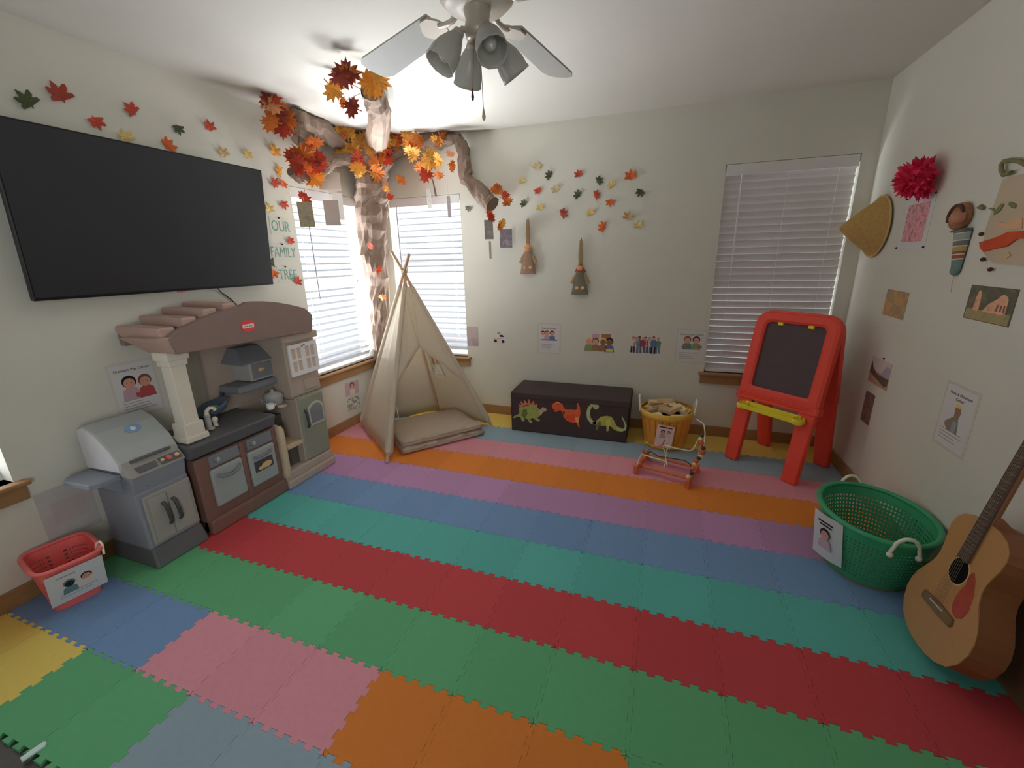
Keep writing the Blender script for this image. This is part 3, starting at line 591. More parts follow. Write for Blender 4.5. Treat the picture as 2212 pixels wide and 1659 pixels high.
# ---------------------------------------------------------------- scarecrow brooms on the back wall
m_raf = M('raffia', P(128, 108, 82, .52), .8, .1, var=.25, vs=40, streak=(30, 30, 3)); m_bur = M('brown_burlap', P(118, 98, 80, .52), .85, .1, var=.2, vs=60); m_blu = M('grey_green_dress', P(92, 90, 78, .52), .85, .1, var=.15)
m_fel = M('peach_felt', P(165, 120, 92, .52), .8, .1, var=.15); m_pat = M('pumpkin_patch', P(172, 148, 84, .52), .8, var=.1); m_redhat = M('rust_hat', P(120, 64, 48, .52), .8, .1, var=.2)
def broom(p_top, p_bot, label, hat, dress, face_r, hat_tri, sleeves, patch_m):
    a, b = onB(*p_top), onB(*p_bot); Ht = a.z-b.z; X = wallX('B', V(((a.x+b.x)/2, 0, b.z)), .004)
    t = thing('scarecrow_broom', label, 'wall decoration', matrix=X)
    mb = MB(); mb.tube([(.0, Ht*.99, .012), (.004, Ht*.965, .012), (-.004, Ht*.94, .012)], .003, 5); build(mb, 'hanging_loop', m_tack, t, local=True)
    mb = MB()
    for k in range(5): mb.tube([(-.010+.005*k, Ht*.50, .012+.003*(k % 2)), (-.014+.007*k, Ht*.7, .014), (-.006+.003*k, Ht*.95, .013)], .0055, 6)
    build(mb, 'handle', m_raf, t, local=True)
    mb = MB(); n = 26; vs = []; fs = []
    rows = ((Ht*.40, .030), (Ht*.30, .042), (Ht*.15, .055), (0, .066))
    for z, r in rows:
        for k in range(n): w = 2*math.pi*k/n; q = r*(1+.07*(k % 2)); vs.append((q*math.cos(w), z+.004*(k % 3), .018+.017*math.sin(w)))
    for i in range(len(rows)-1):
        for k in range(n): fs.append([i*n+k, i*n+(k+1) % n, (i+1)*n+(k+1) % n, (i+1)*n+k])
    mb.add(vs, fs, 0, None, False); mb.add(vs[-n:], [list(range(n))], 0); mb.add(vs[:n], [list(range(n))[::-1]], 0); build(mb, 'skirt', dress, t, local=True)
    mb = MB(); mb.ball((0, Ht*.46, .022), face_r, sz=.6); build(mb, 'head', m_fel, t, local=True)
    mb = MB()
    if hat_tri: mb.lathe([(.046, Ht*.405), (.042, Ht*.43), (.018, Ht*.52), (.002, Ht*.56)], 14, 0, X=T(0, 0, .02) @ RX(-math.pi/2) @ T(0, 0, 0) if False else Matrix(((1, 0, 0, 0), (0, 0, 1, 0), (0, .5, 0, .018), (0, 0, 0, 1))))
    else: mb.lathe([(.044, Ht*.46), (.036, Ht*.475), (.026, Ht*.51), (.012, Ht*.525)], 14, 0, X=Matrix(((1, 0, 0, 0), (0, 0, 1, 0), (0, .5, 0, .02), (0, 0, 0, 1))))
    build(mb, 'hat', hat, t, local=True)
    for s in (-1, 1):
        mb = MB(); mb.tube([(s*.024, Ht*.37, .02), (s*.048, Ht*.30, .018), (s*.066, Ht*.20, .016)], [.012, .014, .018], 8, flat=.6); build(mb, 'sleeve', sleeves, t, local=True)
    for s in (-.022, .026):
        mb = MB(); mb.ball((s, Ht*.12, .034), .015, sz=.3); build(mb, 'skirt_patch', patch_m, t, local=True)
    mb = MB(); mb.lathe([(.034, Ht*.39), (.040, Ht*.40), (.034, Ht*.41)], 16, 0, X=Matrix(((1, 0, 0, 0), (0, 0, 1, 0), (0, .5, 0, .018), (0, 0, 0, 1)))); build(mb, 'collar', m_raf, t, local=True)
    return t
broom((1144, 468), (1140, 592), 'scarecrow broom with a peach hat and brown skirt, left of the two brooms', M('peach_hat', P(168, 112, 84, .52), .8, var=.15), m_bur, .032, False, m_raf, m_fel)
broom((1252, 513), (1257, 636), 'scarecrow broom with a pointed rust hat and grey green dress, right of the two', m_redhat, m_blu, .028, True, m_raf, m_pat)
# ---------------------------------------------------------------- play kitchen (front at x = .35, against the left wall)
KK = .36
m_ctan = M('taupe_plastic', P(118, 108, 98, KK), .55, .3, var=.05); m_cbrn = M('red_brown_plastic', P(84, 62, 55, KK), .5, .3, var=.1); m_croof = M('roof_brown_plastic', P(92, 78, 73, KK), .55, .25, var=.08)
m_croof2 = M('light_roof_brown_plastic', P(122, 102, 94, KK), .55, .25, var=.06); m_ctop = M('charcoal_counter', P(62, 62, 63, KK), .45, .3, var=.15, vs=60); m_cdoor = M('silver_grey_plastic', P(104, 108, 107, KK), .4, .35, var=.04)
m_cwht = M('ivory_plastic', P(146, 141, 131, KK), .5, .3, var=.03); m_cshut = M('white_shutter_plastic', P(170, 170, 165, KK), .45, .3, var=.02); m_cgrn = M('olive_green_plastic', P(92, 95, 84, KK), .5, .3, var=.05); m_dk = M('recess_shade', P(64, 58, 54, KK), .6, .2)
m_slate = M('slate_plastic', P(82, 84, 88, KK), .5, .3, var=.06); m_gry = M('grey_plastic', P(112, 112, 110, KK), .45, .35, var=.04); m_blk = M('black_plastic', P(46, 46, 48, KK), .4, .35); m_food = M('printed_roast', P(150, 118, 78, KK), .5, var=.35, vs=40)
m_shelf = M('tan_shelf_plastic', P(132, 118, 98, KK), .5, .3, var=.05)
kt = thing('play_kitchen', 'brown and grey plastic toy kitchen with arched pergola roof against the left wall', 'toy kitchen', (.19, -1.8, 0))
mb = MB(); mb.box(.03, .345, -2.262, -1.752, .0005, .445, bev=.008); mb.box(.30, .372, -2.262, -1.752, .0005, .085, bev=.012); mb.box(.335, .352, -2.008, -1.977, .08, .44, bev=.004); build(mb, 'base_cabinet', m_cbrn, kt)
mb = MB(); mb.hexa([(.02, -2.283, .455), (.352, -2.283, .455), (.352, -1.752, .455), (.02, -1.752, .455), (.02, -2.283, .545), (.388, -2.283, .538), (.388, -1.752, .538), (.02, -1.752, .545)], bev=.016, seg=3); build(mb, 'countertop', m_ctop, kt)
for a, b, nm in ((-2.20, -2.012, 'dishwasher'), (-1.973, -1.790, 'oven')):
    mb = MB(); mb.box(.340, .356, a+.012, b, .372, .44, bev=.006); mb.ball((.358, (a+b)/2-.055, .41), .011); d = build(mb, 'control_panel', m_slate, kt)
    mb = MB(); mb.ball((.361, (a+b)/2-.04, .408), .014, sx=.6); build(mb, 'dial', m_gry, d)
    mb = MB(); mb.box(.340, .364, a, b, .138, .362, bev=.012, seg=3); d = build(mb, nm+'_door', m_cdoor, kt)
    if nm == 'oven':
        mb = MB(); mb.prism([(-1.948, .222), (-1.822, .222), (-1.822, .290), (-1.948, .290)], 0, .003, X=Matrix(((0, 0, 1, .3635), (1, 0, 0, 0), (0, 1, 0, 0), (0, 0, 0, 1)))); w = build(mb, 'oven_window', m_blk, d)
        mb = MB(); mb.ball((.366, -1.868, .247), .038, sx=.08, sz=.55); mb.ball((.3665, -1.905, .24), .024, sx=.1, sz=.5); build(mb, 'printed_food', m_food, w)
        mb = MB(); mb.tube([(.364, -1.945, .322), (.376, -1.935, .317), (.379, -1.88, .314), (.376, -1.835, .320), (.364, -1.825, .326)], .007, 8); build(mb, 'handle', m_slate, d)
    else:
        mb = MB(); mb.tube([(.364, -2.172, .322), (.378, -2.150, .308), (.384, -2.10, .302), (.378, -2.055, .312), (.364, -2.035, .328)], .009, 8); build(mb, 'handle', m_slate, d)
# tall side unit: cubby, shelf, post, fridge
mb = MB(); mb.box(.03, .35, -1.748, -1.733, .09, .45); mb.box(.03, .35, -1.566, -1.552, .09, .56); mb.box(.03, .05, -1.74, -1.55, .09, .56); mb.box(.03, .385, -1.752, -1.328, .0005, .055, bev=.01); mb.box(.03, .368, -1.752, -1.328, .05, .112, bev=.01)
mb.box(.03, .335, -1.552, -1.33, .10, .572); build(mb, 'side_unit', m_ctan, kt)
mb = MB(); mb.box(.05, .352, -1.735, -1.56, .252, .284, bev=.006); build(mb, 'shelf', m_shelf, kt)
mb = MB(); mb.box(.052, .30, -1.733, -1.566, .1125, .251); mb.box(.052, .20, -1.733, -1.566, .285, .454); build(mb, 'cubby_shade', m_dk, kt)  # dark blocks put in the open cubby to stand for its shade
mb = MB(); mb.tube([(.35, -1.728, .09), (.354, -1.724, .25), (.352, -1.722, .41), (.345, -1.722, .436)], [.026, .022, .021, .012], 12); build(mb, 'corner_post', m_shelf, kt)
mb = MB(); mb.box(.336, .362, -1.552, -1.332, .114, .57, bev=.012, seg=3); fd = build(mb, 'fridge_door', m_cgrn, kt)
Xf = Matrix(((0, 0, 1, .362), (1, 0, 0, 0), (0, 1, 0, 0), (0, 0, 0, 1)))
arch = lambda a, b, z0, z1, r: [(a, z0), (b, z0)]+[((a+b)/2+(b-a)/2*math.cos(w), z1-r+r*math.sin(w)) for w in [math.pi*i/10 for i in range(11)]]
mb = MB(); mb.prism(arch(-1.492, -1.352, .348, .512, .05), 0, .006, 0, Xf, bev=.002); fr_ = build(mb, 'water_niche_frame', M('pale_green_plastic', P(118, 124, 112, KK), .4, .35), fd)
mb = MB(); mb.prism(arch(-1.476, -1.366, .362, .498, .045), .004, .0075, 0, Xf); build(mb, 'niche', m_slate, fr_)
mb = MB(); mb.tube([(.362, -1.512, .475), (.382, -1.520, .455), (.386, -1.520, .41), (.382, -1.512, .37), (.362, -1.505, .352)], .009, 8, flat=1.3); build(mb, 'handle', m_blk, fd)
# back panel, hutch, shutter
mb = MB(); mb.box(.02, .045, -1.90, -1.33, .545, 1.054); mb.box(.045, .10, -1.90, -1.58, .99, 1.05, bev=.006); build(mb, 'back_panel', m_ctan, kt)
mb = MB(); mb.box(.045, .335, -1.572, -1.312, .573, .97, bev=.01); mb.box(.03, .365, -1.60, -1.302, .945, .995, bev=.01); mb.box(.05, .345, -1.46, -1.35, .60, .68, bev=.006); build(mb, 'hutch', m_ctan, kt)
mb = MB(); Xs = Matrix(((0, 0, 1, .336), (1, 0, 0, 0), (0, 1, 0, 0), (0, 0, 0, 1))); a0, a1, z0, z1 = -1.556, -1.314, .716, .926
mb.prism([(a0, z0), (a1, z0), (a1, z1), (a0, z1)], 0, .008, 0, Xs)
for q in ((a0, a0+.022, z0, z1), (a1-.022, a1, z0, z1), (a0+.022, a1-.022, z0, z0+.028), (a0+.022, a1-.022, z1-.026, z1), ((a0+a1)/2-.016, (a0+a1)/2+.016, z0+.028, z1-.026), (a0+.060, a0+.067, z0+.028, z1-.026), (a1-.067, a1-.060, z0+.028, z1-.026)): mb.box(.3442, .352, q[0], q[1], q[2], q[3], 1)
for s, e2 in ((a0+.022, a0+.060), (a0+.067, (a0+a1)/2-.016), ((a0+a1)/2+.016, a1-.067), (a1-.060, a1-.022)): mb.box(.3442, .3512, s, e2, (z0+z1)/2-.006, (z0+z1)/2+.006, 1)
sh = build(mb, 'shutter_window', [M('shutter_recess', P(138, 124, 114, KK), .5), m_cshut], kt)
mb = MB(); mb.box(.352, .358, -1.449, -1.440, .902, .912); mb.box(.352, .358, -1.430, -1.421, .906, .916); build(mb, 'latch', m_slate, sh)
# microwave on its little shelf
mb = MB(); mb.box(.045, .20, -1.728, -1.552, .722, .845, bev=.006); mw = build(mb, 'microwave', m_gry, kt)
mb = MB(); mb.box(.198, .206, -1.716, -1.564, .736, .830, bev=.003); mwd = build(mb, 'microwave_door', m_slate, mw)
mb = MB(); mb.ball((.207, -1.655, .788), .017, sx=.12, sy=1.3, sz=.7); build(mb, 'printed_food', m_food, mw)
mb = MB(); mb.hexa([(.045, -1.80, .845), (.225, -1.80, .842), (.225, -1.535, .842), (.045, -1.535, .845), (.045, -1.735, .935), (.12, -1.735, .935), (.12, -1.585, .935), (.045, -1.585, .935)], bev=.006); build(mb, 'range_hood', m_slate, kt)
mb = MB(); mb.box(.045, .23, -1.845, -1.508, .672, .718, bev=.016, seg=3); build(mb, 'microwave_shelf', m_slate, kt)
mb = MB(); mb.ball((.052, -1.83, .665), .017, sx=.5); build(mb, 'wall_dial', m_blk, kt)
# column at the left front corner
cx, cy = .285, -2.205
mb = MB(); mb.box(cx-.038, cx+.038, cy-.038, cy+.038, .60, .98, bev=.005); mb.box(cx-.05, cx+.05, cy-.05, cy+.05, .575, .645, bev=.006); mb.box(cx-.06, cx+.06, cy-.06, cy+.06, .543, .578, bev=.008); mb.box(cx-.046, cx+.046, cy-.046, cy+.046, .95, .985, bev=.004); mb.box(cx-.055, cx+.055, cy-.055, cy+.055, .98, 1.025, bev=.006); build(mb, 'column', m_cwht, kt)
# pergola roof: arched fascia, end board, cross beams
ya, yb, n = -2.262, -1.345, 18
topz = lambda y: 1.10+.098*math.sin(math.pi*min(1, max(0, (y-ya)/(yb-ya)))) + .0*y
mb = MB(); poly = [(ya+.03, 1.018), (yb-.02, .992)]+[(yb+(ya-yb)*i/n, topz(yb+(ya-yb)*i/n)+(.014+.018*(i < n*.55) if 0 < i < n else 0)) for i in range(n+1)]
mb.prism(poly, .0, .035, 0, Matrix(((0, 0, 1, .352), (1, 0, 0, 0), (0, 1, 0, 0), (0, 0, 0, 1))), bev=.004); build(mb, 'arched_fascia', m_croof, kt)
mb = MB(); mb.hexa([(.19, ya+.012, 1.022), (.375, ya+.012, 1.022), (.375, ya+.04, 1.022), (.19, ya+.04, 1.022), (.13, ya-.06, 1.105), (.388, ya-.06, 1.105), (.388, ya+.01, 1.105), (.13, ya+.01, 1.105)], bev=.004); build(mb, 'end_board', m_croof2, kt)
mb = MB(); mb.box(.02, .355, ya+.04, yb-.02, 1.055, 1.09); mb.box(.02, .06, ya, yb, 1.05, 1.12); build(mb, 'roof_deck', m_croof, kt)
for y in (-2.235, -2.12, -2.005, -1.89, -1.775, -1.66, -1.545, -1.43):
    z = topz(y)+(.008 if y < -1.85 else -.03)
    mb = MB(); Xb = T(0, y, z)
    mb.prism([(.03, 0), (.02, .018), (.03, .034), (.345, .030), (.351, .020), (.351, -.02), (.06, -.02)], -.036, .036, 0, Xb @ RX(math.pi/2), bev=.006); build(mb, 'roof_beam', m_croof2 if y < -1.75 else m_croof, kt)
mb = MB(); Xl = Matrix(((0, 0, 1, .387), (1, 0, 0, -1.832), (0, 1, 0, 1.098), (0, 0, 0, 1))); mb.disc((0, 0), .036, 0, .004, 0, Xl, 28, sx=1.25, sy=.95); lg = build(mb, 'logo_badge', M('logo_red', P(165, 52, 52, KK), .4, .35), kt, local=False)
mb = MB(); mb.prism([(-.034, -.011), (.034, -.011), (.036, 0), (.034, .011), (-.034, .011), (-.036, 0)], .004, .0052, 0, Xl); lb = build(mb, 'logo_band', M('logo_white', P(175, 165, 160, KK), .4), lg)
lt = lettering('little tikes', .0135, m_ink, lg, (0, 0, 0), name='logo_lettering'); lt.matrix_local = Matrix.Translation(-ORG[lg.name]) @ Xl @ T(0, 0, .0055)
# things on the counter
CT = .546
mb = MB(); mb.lathe([(.03, 0), (.074, .014), (.102, .046), (.106, .058), (.097, .056), (.066, .020), (.0005, .012)], 28, 0, X=T(.135, -1.955, CT) @ RZ(-.5) @ T(0, 0, .034) @ RX(math.radians(20)))
o = build(mb, 'toy_bowl', M('dark_blue_plastic', P(56, 68, 82, KK), .4, .35), at=(.11, -1.965, CT), label='dark blue toy bowl standing on the counter of the toy kitchen behind the tap', cat='bowl')
mb = MB(); mb.ball((.145, -1.965, CT+.078), .034, sz=.5); build(mb, 'toy_vegetable', M('toy_green', P(92, 108, 86, KK), .5, var=.2), label='green toy vegetable lying in the dark blue toy bowl', cat='toy food')
tp = thing('toy_tap', 'grey toy tap with a hooked spout on the counter of the toy kitchen', 'tap', (.245, -2.075, CT))
mb = MB(); mb.lathe([(.026, 0), (.026, .006), (.015, .012), (.015, .07), (.018, .078), (.012, .086)], 16, X=T(.245, -2.075, CT)); build(mb, 'body', m_gry, tp)
mb = MB(); mb.tube([(.245, -2.075, CT+.075), (.246, -2.072, CT+.105), (.255, -2.060, CT+.122), (.268, -2.046, CT+.118), (.273, -2.04, CT+.104)], [.013, .011, .010, .009, .009], 10); build(mb, 'spout', m_cwht, tp)
for s in (-.045, .045):
    mb = MB(); mb.lathe([(.012, 0), (.012, .03), (.016, .034), (.016, .05), (.008, .056)], 12, X=T(.235-.02*abs(s), -2.075+s, CT)); build(mb, 'tap_knob', m_cwht if s > 0 else m_cbrn, tp)
kp = thing('toy_pot', 'grey toy cooking pot at the fridge end of the toy kitchen counter', 'pot', (.235, -1.63, CT))
mb = MB(); mb.lathe([(.045, 0), (.056, .008), (.060, .055), (.063, .062), (.056, .060), (.050, .012), (.0005, .010)], 24, X=T(.235, -1.63, CT)); build(mb, 'bowl', m_gry, kp)
mb = MB(); mb.lathe([(.060, .062), (.045, .078), (.012, .086), (.012, .098), (.004, .102)], 24, X=T(.235, -1.63, CT)); build(mb, 'pot_lid', m_gry, kp)
for s in (-1, 1):
    mb = MB(); mb.tube([(.235, -1.63+s*.06, CT+.045), (.235, -1.63+s*.085, CT+.05), (.235, -1.63+s*.09, CT+.035)], .007, 8); build(mb, 'handle', m_slate, kp)
cp = thing('toy_cup', 'small white toy cup beside the grey pot on the toy kitchen counter', 'cup', (.30, -1.715, CT))
mb = MB(); mb.lathe([(.016, 0), (.022, .004), (.025, .036), (.022, .036), (.018, .006), (.0005, .005)], 16, X=T(.30, -1.715, CT)); build(mb, 'body', m_cshut, cp)
mb = MB(); mb.tube([(.30, -1.691, CT+.03), (.30, -1.678, CT+.026), (.30, -1.679, CT+.014), (.30, -1.693, CT+.010)], .003, 6); build(mb, 'handle', m_cshut, cp)
mb = MB(); mb.lathe([(.02, 0), (.028, .006), (.026, .010), (.0005, .006)], 16, X=T(.335, -1.66, CT)); build(mb, 'toy_saucer', m_shelf, at=(.335, -1.66, CT), label='tan toy saucer beside the small white toy cup', cat='saucer')

# ---------------------------------------------------------------- toy grill, left of the kitchen
m_gb = M('blue_grey_plastic', P(90, 93, 100, KK), .5, .3, var=.06); m_gl = M('silver_lid_plastic', P(116, 120, 120, KK), .4, .35, var=.04); m_gd = M('warm_grey_door_plastic', P(104, 102, 98, KK), .5, .3, var=.05); m_gdk = M('dark_grey_base_plastic', P(64, 64, 66, KK), .5, .3); m_side = M('pale_lid_side_plastic', P(140, 138, 142, KK), .4, .35)
gt = thing('toy_grill', 'grey plastic toy barbecue grill at the near end of the toy kitchen', 'toy grill', (.18, -2.40, 0))
y0, y1 = -2.535, -2.292
mb = MB(); mb.box(.035, .33, y0, y1, .09, .40, bev=.01); mb.hexa([(.035, y0, .39), (.322, y0, .39), (.322, y1, .39), (.035, y1, .39), (.035, y0, .505), (.345, y0, .495), (.345, y1, .495), (.035, y1, .505)], bev=.008); build(mb, 'body', m_gb, gt)
mb = MB(); mb.hexa([(.03, y0-.012, .0005), (.37, y0-.012, .0005), (.37, y1+.006, .0005), (.03, y1+.006, .0005), (.035, y0, .10), (.338, y0, .10), (.338, y1, .10), (.035, y1, .10)], bev=.01); build(mb, 'base', m_gdk, gt)
mb = MB(); mb.hexa([(.27, y0-.002, .488), (.352, y0-.002, .488), (.352, y1, .488), (.27, y1, .488), (.27, y0-.002, .560), (.29, y0-.002, .560), (.29, y1, .560), (.27, y1, .560)], bev=.003); cpn = build(mb, 'control_panel', m_gd, gt)
Xp = Matrix(((0, -.653, .757, .3375), (1, 0, 0, -2.4135), (0, .757, .653, .509), (0, 0, 0, 1)))
mb = MB(); mb.prism([(-.085, -.012), (-.005, -.012), (.0, .02), (-.09, .02)], 0, .0035, 0, Xp); mb.prism([(.012, -.014), (.108, -.014), (.108, .024), (.012, .024)], 0, .0035, 0, Xp); build(mb, 'dark_inset', m_gdk, cpn)
for a, r, m in ((.022, .008, 'k_cream'), (.052, .012, 'k_red'), (.09, .010, 'k_orange')):
    mb = MB(); mb.disc((a, .006), r, .003, .012, 0, Xp, 16); build(mb, 'knob', {'k_cream': m_shelf, 'k_red': M('red_knob', P(170, 62, 55, KK), .4, .35), 'k_orange': M('orange_knob', P(192, 118, 80, KK), .4, .35)}[m], cpn)
mb = MB(); prof = [(.035, .505), (.295, .512), (.30, .545), (.26, .612), (.17, .690), (.09, .722), (.045, .71), (.035, .66)]
mb.prism([(x, z) for x, z in prof], 0, y1-y0+.010, 0, Matrix(((1, 0, 0, 0), (0, 0, -1, y1+.004), (0, 1, 0, 0), (0, 0, 0, 1))), bev=.006); lid = build(mb, 'lid', m_gl, gt)
mb = MB(); mb.prism([(x*.93+.012, z*.95+.03) for x, z in prof], 0, .005, 0, Matrix(((1, 0, 0, 0), (0, 0, -1, y0-.004), (0, 1, 0, 0), (0, 0, 0, 1)))); build(mb, 'lid_end', m_side, lid)
mb = MB(); mb.tube([(.292, -2.50, .548), (.312, -2.49, .556), (.314, -2.42, .557), (.312, -2.335, .556), (.292, -2.325, .548)], .007, 8); build(mb, 'lid_handle', m_gdk, lid)
mb = MB(); Xe = T(.195, -2.40, .672) @ RY(math.radians(41)); mb.disc((0, 0), .030, 0, .003, 0, Xe, 24, sx=.75, sy=1.1); em = build(mb, 'emblem', M('emblem_blue', P(84, 112, 142, KK), .4, .35), lid)
mb = MB(); mb.ball((0, 0, .003), .012, X=Xe, sz=.3); build(mb, 'emblem_centre', m_cshut, em)
mb = MB(); mb.box(.326, .342, y0+.018, y1-.004, .112, .376, bev=.006); fr2 = build(mb, 'door_frame', m_gd, gt)
for a, b in ((y0+.034, -2.420), (-2.414, y1-.018)):
    mb = MB(); mb.box(.336, .349, a, b, .125, .358, bev=.004); dr = build(mb, 'door', m_gd, gt)
    s = b-.02 if b < -2.4 else a+.02
    mb = MB(); mb.tube([(.349, s-.006, .315), (.366, s-.003, .30), (.368, s+.002, .25), (.366, s+.006, .205), (.349, s+.008, .19)], .0085, 8); build(mb, 'handle', m_blk, dr)
mb = MB(); mb.disc((0, 0), .016, 0, .006, 0, Matrix(((0, 0, 1, .322), (1, 0, 0, -2.47), (0, 1, 0, .43), (0, 0, 0, 1))), 16); build(mb, 'burner_knob', m_gdk, gt)
mb = MB(); mb.prism([(.055, y0-.005), (.275, y0-.005), (.275, y0-.085), (.255, y0-.115), (.09, y0-.125), (.055, y0-.1)], .478, .502, bev=.006); mb.prism([(0, .40), (0, .478), (-.085, .478)], .08, .25, 0, Matrix(((0, 0, 1, 0), (1, 0, 0, y0), (0, 1, 0, 0), (0, 0, 0, 1)))); build(mb, 'side_shelf', m_gb, gt)

# ---------------------------------------------------------------- baskets with holes
def basket_wall(mb, bot, top, zb, zt, cols, rows, hole, th, mi=0, skip=None):
    # bot/top: functions t in 0..1 -> (x, y); an openwork wall of square holes, real thickness
    def pt(t, s, o):
        b, a = bot(t % 1), top(t % 1); x, y = b[0]+(a[0]-b[0])*s, b[1]+(a[1]-b[1])*s
        cx, cy = bot.c[0]+(top.c[0]-bot.c[0])*s, bot.c[1]+(top.c[1]-bot.c[1])*s; d = V((x-cx, y-cy)); d.normalize()
        return (x-d.x*o, y-d.y*o, zb+(zt-zb)*s)
    for j in range(rows):
        for i in range(cols):
            t0, t1, s0, s1 = i/cols, (i+1)/cols, j/rows, (j+1)/rows
            if skip and skip((t0+t1)/2, (s0+s1)/2):
                q = [pt(t0, s0, 0), pt(t1, s0, 0), pt(t1, s1, 0), pt(t0, s1, 0)]; r = [pt(t0, s0, th), pt(t1, s0, th), pt(t1, s1, th), pt(t0, s1, th)]
                mb.add(q+r, [[0, 1, 2, 3], [7, 6, 5, 4]], mi); continue
            m = (1-hole)/2; a0, a1, b0, b1 = t0+(t1-t0)*m, t1-(t1-t0)*m, s0+(s1-s0)*m, s1-(s1-s0)*m
            q = [pt(t0, s0, 0), pt(t1, s0, 0), pt(t1, s1, 0), pt(t0, s1, 0), pt(a0, b0, 0), pt(a1, b0, 0), pt(a1, b1, 0), pt(a0, b1, 0)]
            r = [pt(t0, s0, th), pt(t1, s0, th), pt(t1, s1, th), pt(t0, s1, th), pt(a0, b0, th), pt(a1, b0, th), pt(a1, b1, th), pt(a0, b1, th)]
            f = [[0, 1, 5, 4], [1, 2, 6, 5], [2, 3, 7, 6], [3, 0, 4, 7]]
            mb.add(q+r, f+[[8+k for k in g[::-1]] for g in f]+[[4, 5, 13, 12], [5, 6, 14, 13], [6, 7, 15, 14], [7, 4, 12, 15]], mi)
class Ring:
    def __init__(s, cx, cy, rx, ry, rot=0, p=2.0): s.c = (cx, cy); s.rx, s.ry, s.r, s.p = rx, ry, rot, p
    def __call__(s, t):
        w = 2*math.pi*t; c, n = math.cos(w), math.sin(w); e = 2/s.p
        x, y = s.rx*math.copysign(abs(c)**e, c), s.ry*math.copysign(abs(n)**e, n); return (s.c[0]+x*math.cos(s.r)-y*math.sin(s.r), s.c[1]+x*math.sin(s.r)+y*math.cos(s.r))
def rim(mb, R, z, r, n=64, flat=1., mi=0): mb.tube([(*R(i/n), z) for i in range(n)], r, 8, mi, closed=True, flat=flat)
# green round basket
m_gbk = M('green_basket_plastic', P(36, 100, 70, .32), .35, .4, var=.06); m_hnd = M('cream_handle_plastic', P(150, 145, 125, .28), .4, .35); m_gin = M('olive_basket_bottom', P(70, 70, 44, .27), .6, .2, var=.2)
gx, gy, gz = 3.602, -1.452, .285
g = thing('laundry_basket', 'round green plastic laundry basket between the red easel and the guitar', 'basket', (gx, gy, 0))
Rb, Rt = Ring(gx+.0, gy, .165, .185), Ring(gx, gy, .208, .262)
mb = MB(); basket_wall(mb, Rb, Rt, .012, gz-.01, 84, 14, .52, .004, skip=lambda t, s: s > .88 or s < .06); build(mb, 'basket_body', m_gbk, g)
mb = MB(); rim(mb, Rt, gz, .013, 64, .8); build(mb, 'rim', m_gbk, g)
mb = MB(); mb.prism([(Rb(i/48)) for i in range(48)], .001, .014); build(mb, 'bottom', m_gin, g)
for a in (-.245, .255):
    mb = MB(); pts = []
    for k in range(9):
        f = (k-4)/4; t = a+.036*f; x, y = Rt(t % 1); d = V((x-gx, y-gy, 0)).normalized(); pts.append((x+d.x*.010, y+d.y*.010, gz-.035+.075*math.sqrt(max(0, 1-f*f*.995))))
    p0 = V(pts[0])-V((0, 0, .015)); p1 = V(pts[-1])-V((0, 0, .015)); mb.tube([p0]+pts+[p1], .0075, 8)
    for p in (p0, p1): mb.ball(p, .012)
    build(mb, 'handle', m_hnd, g)
t0 = .557; x, y = Rt(t0); d = V((x-gx, y-gy, 0)).normalized(); tn = V((-d.y, d.x, 0)); ct = V((x, y, gz-.02))+d*.012; bt = V((*Rb(t0), .06))+d*.024; up = (ct-bt).normalized()
Xg = Matrix(((tn.x, up.x, d.x, (ct.x+bt.x)/2), (tn.y, up.y, d.y, (ct.y+bt.y)/2), (tn.z, up.z, d.z, (ct.z+bt.z)/2), (0, 0, 0, 1)))
mb = MB(); vs = []
for i in range(9):
    for j in range(5): u, v = -.075+.15*i/8, -.11+.225*j/4; vs.append((u, v, .014-.0-1.9*u*u-.008*(1-j/4)*(i/8)))
mb.add(vs, [[i*5+j, (i+1)*5+j, (i+1)*5+j+1, i*5+j+1] for i in range(8) for j in range(4)]); o = build(mb, 'paper_sign', m_paper, g, local=True, label='white sheet with a small child picture'); o.matrix_local = Matrix.Translation(-ORG[g.name]) @ Xg; md = o.modifiers.new('thickness', 'SOLIDIFY'); md.thickness = .0008
mb = MB(); figure(mb, 0, -.0, .10, 0, 1, 2); mb.box(-.04, .04, .075, .082, 0, .0005, 1); mb.box(-.03, .035, .06, .067, 0, .0005, 1); build(mb, 'printed_picture', [SK, HR, PUR], o, local=True).location.z = .016
# red rectangular basket
m_rbk = M('red_basket_plastic', P(158, 74, 72, .36), .4, .35, var=.05)
rz = .22
r_ = thing('laundry_basket', 'red rectangular plastic laundry basket on the floor left of the toy grill', 'basket', (.165, -2.775, 0))
Rb, Rt = Ring(.165, -2.775, .088, .080, math.radians(-12), 5.), Ring(.168, -2.772, .135, .110, math.radians(-12), 5.)
mb = MB(); basket_wall(mb, Rb, Rt, .010, rz-.008, 64, 11, .5, .0035, skip=lambda t, s: s > .86 or s < .08 or t > .94 or t < .06); build(mb, 'basket_body', m_rbk, r_)
mb = MB(); rim(mb, Rt, rz, .010, 64, .8); build(mb, 'rim', m_rbk, r_)
mb = MB(); mb.prism([(Rb(i/48)) for i in range(48)], .001, .012); build(mb, 'bottom', m_rbk, r_)
x, y = Rt(.19); mb = MB(); mb.tube([(x-.022, y-.012, rz-.035), (x-.016, y-.004, rz+.01), (x, y+.004, rz+.022), (x+.016, y+.002, rz+.01), (x+.022, y-.006, rz-.035)], .005, 8); build(mb, 'handle', m_hnd, r_)
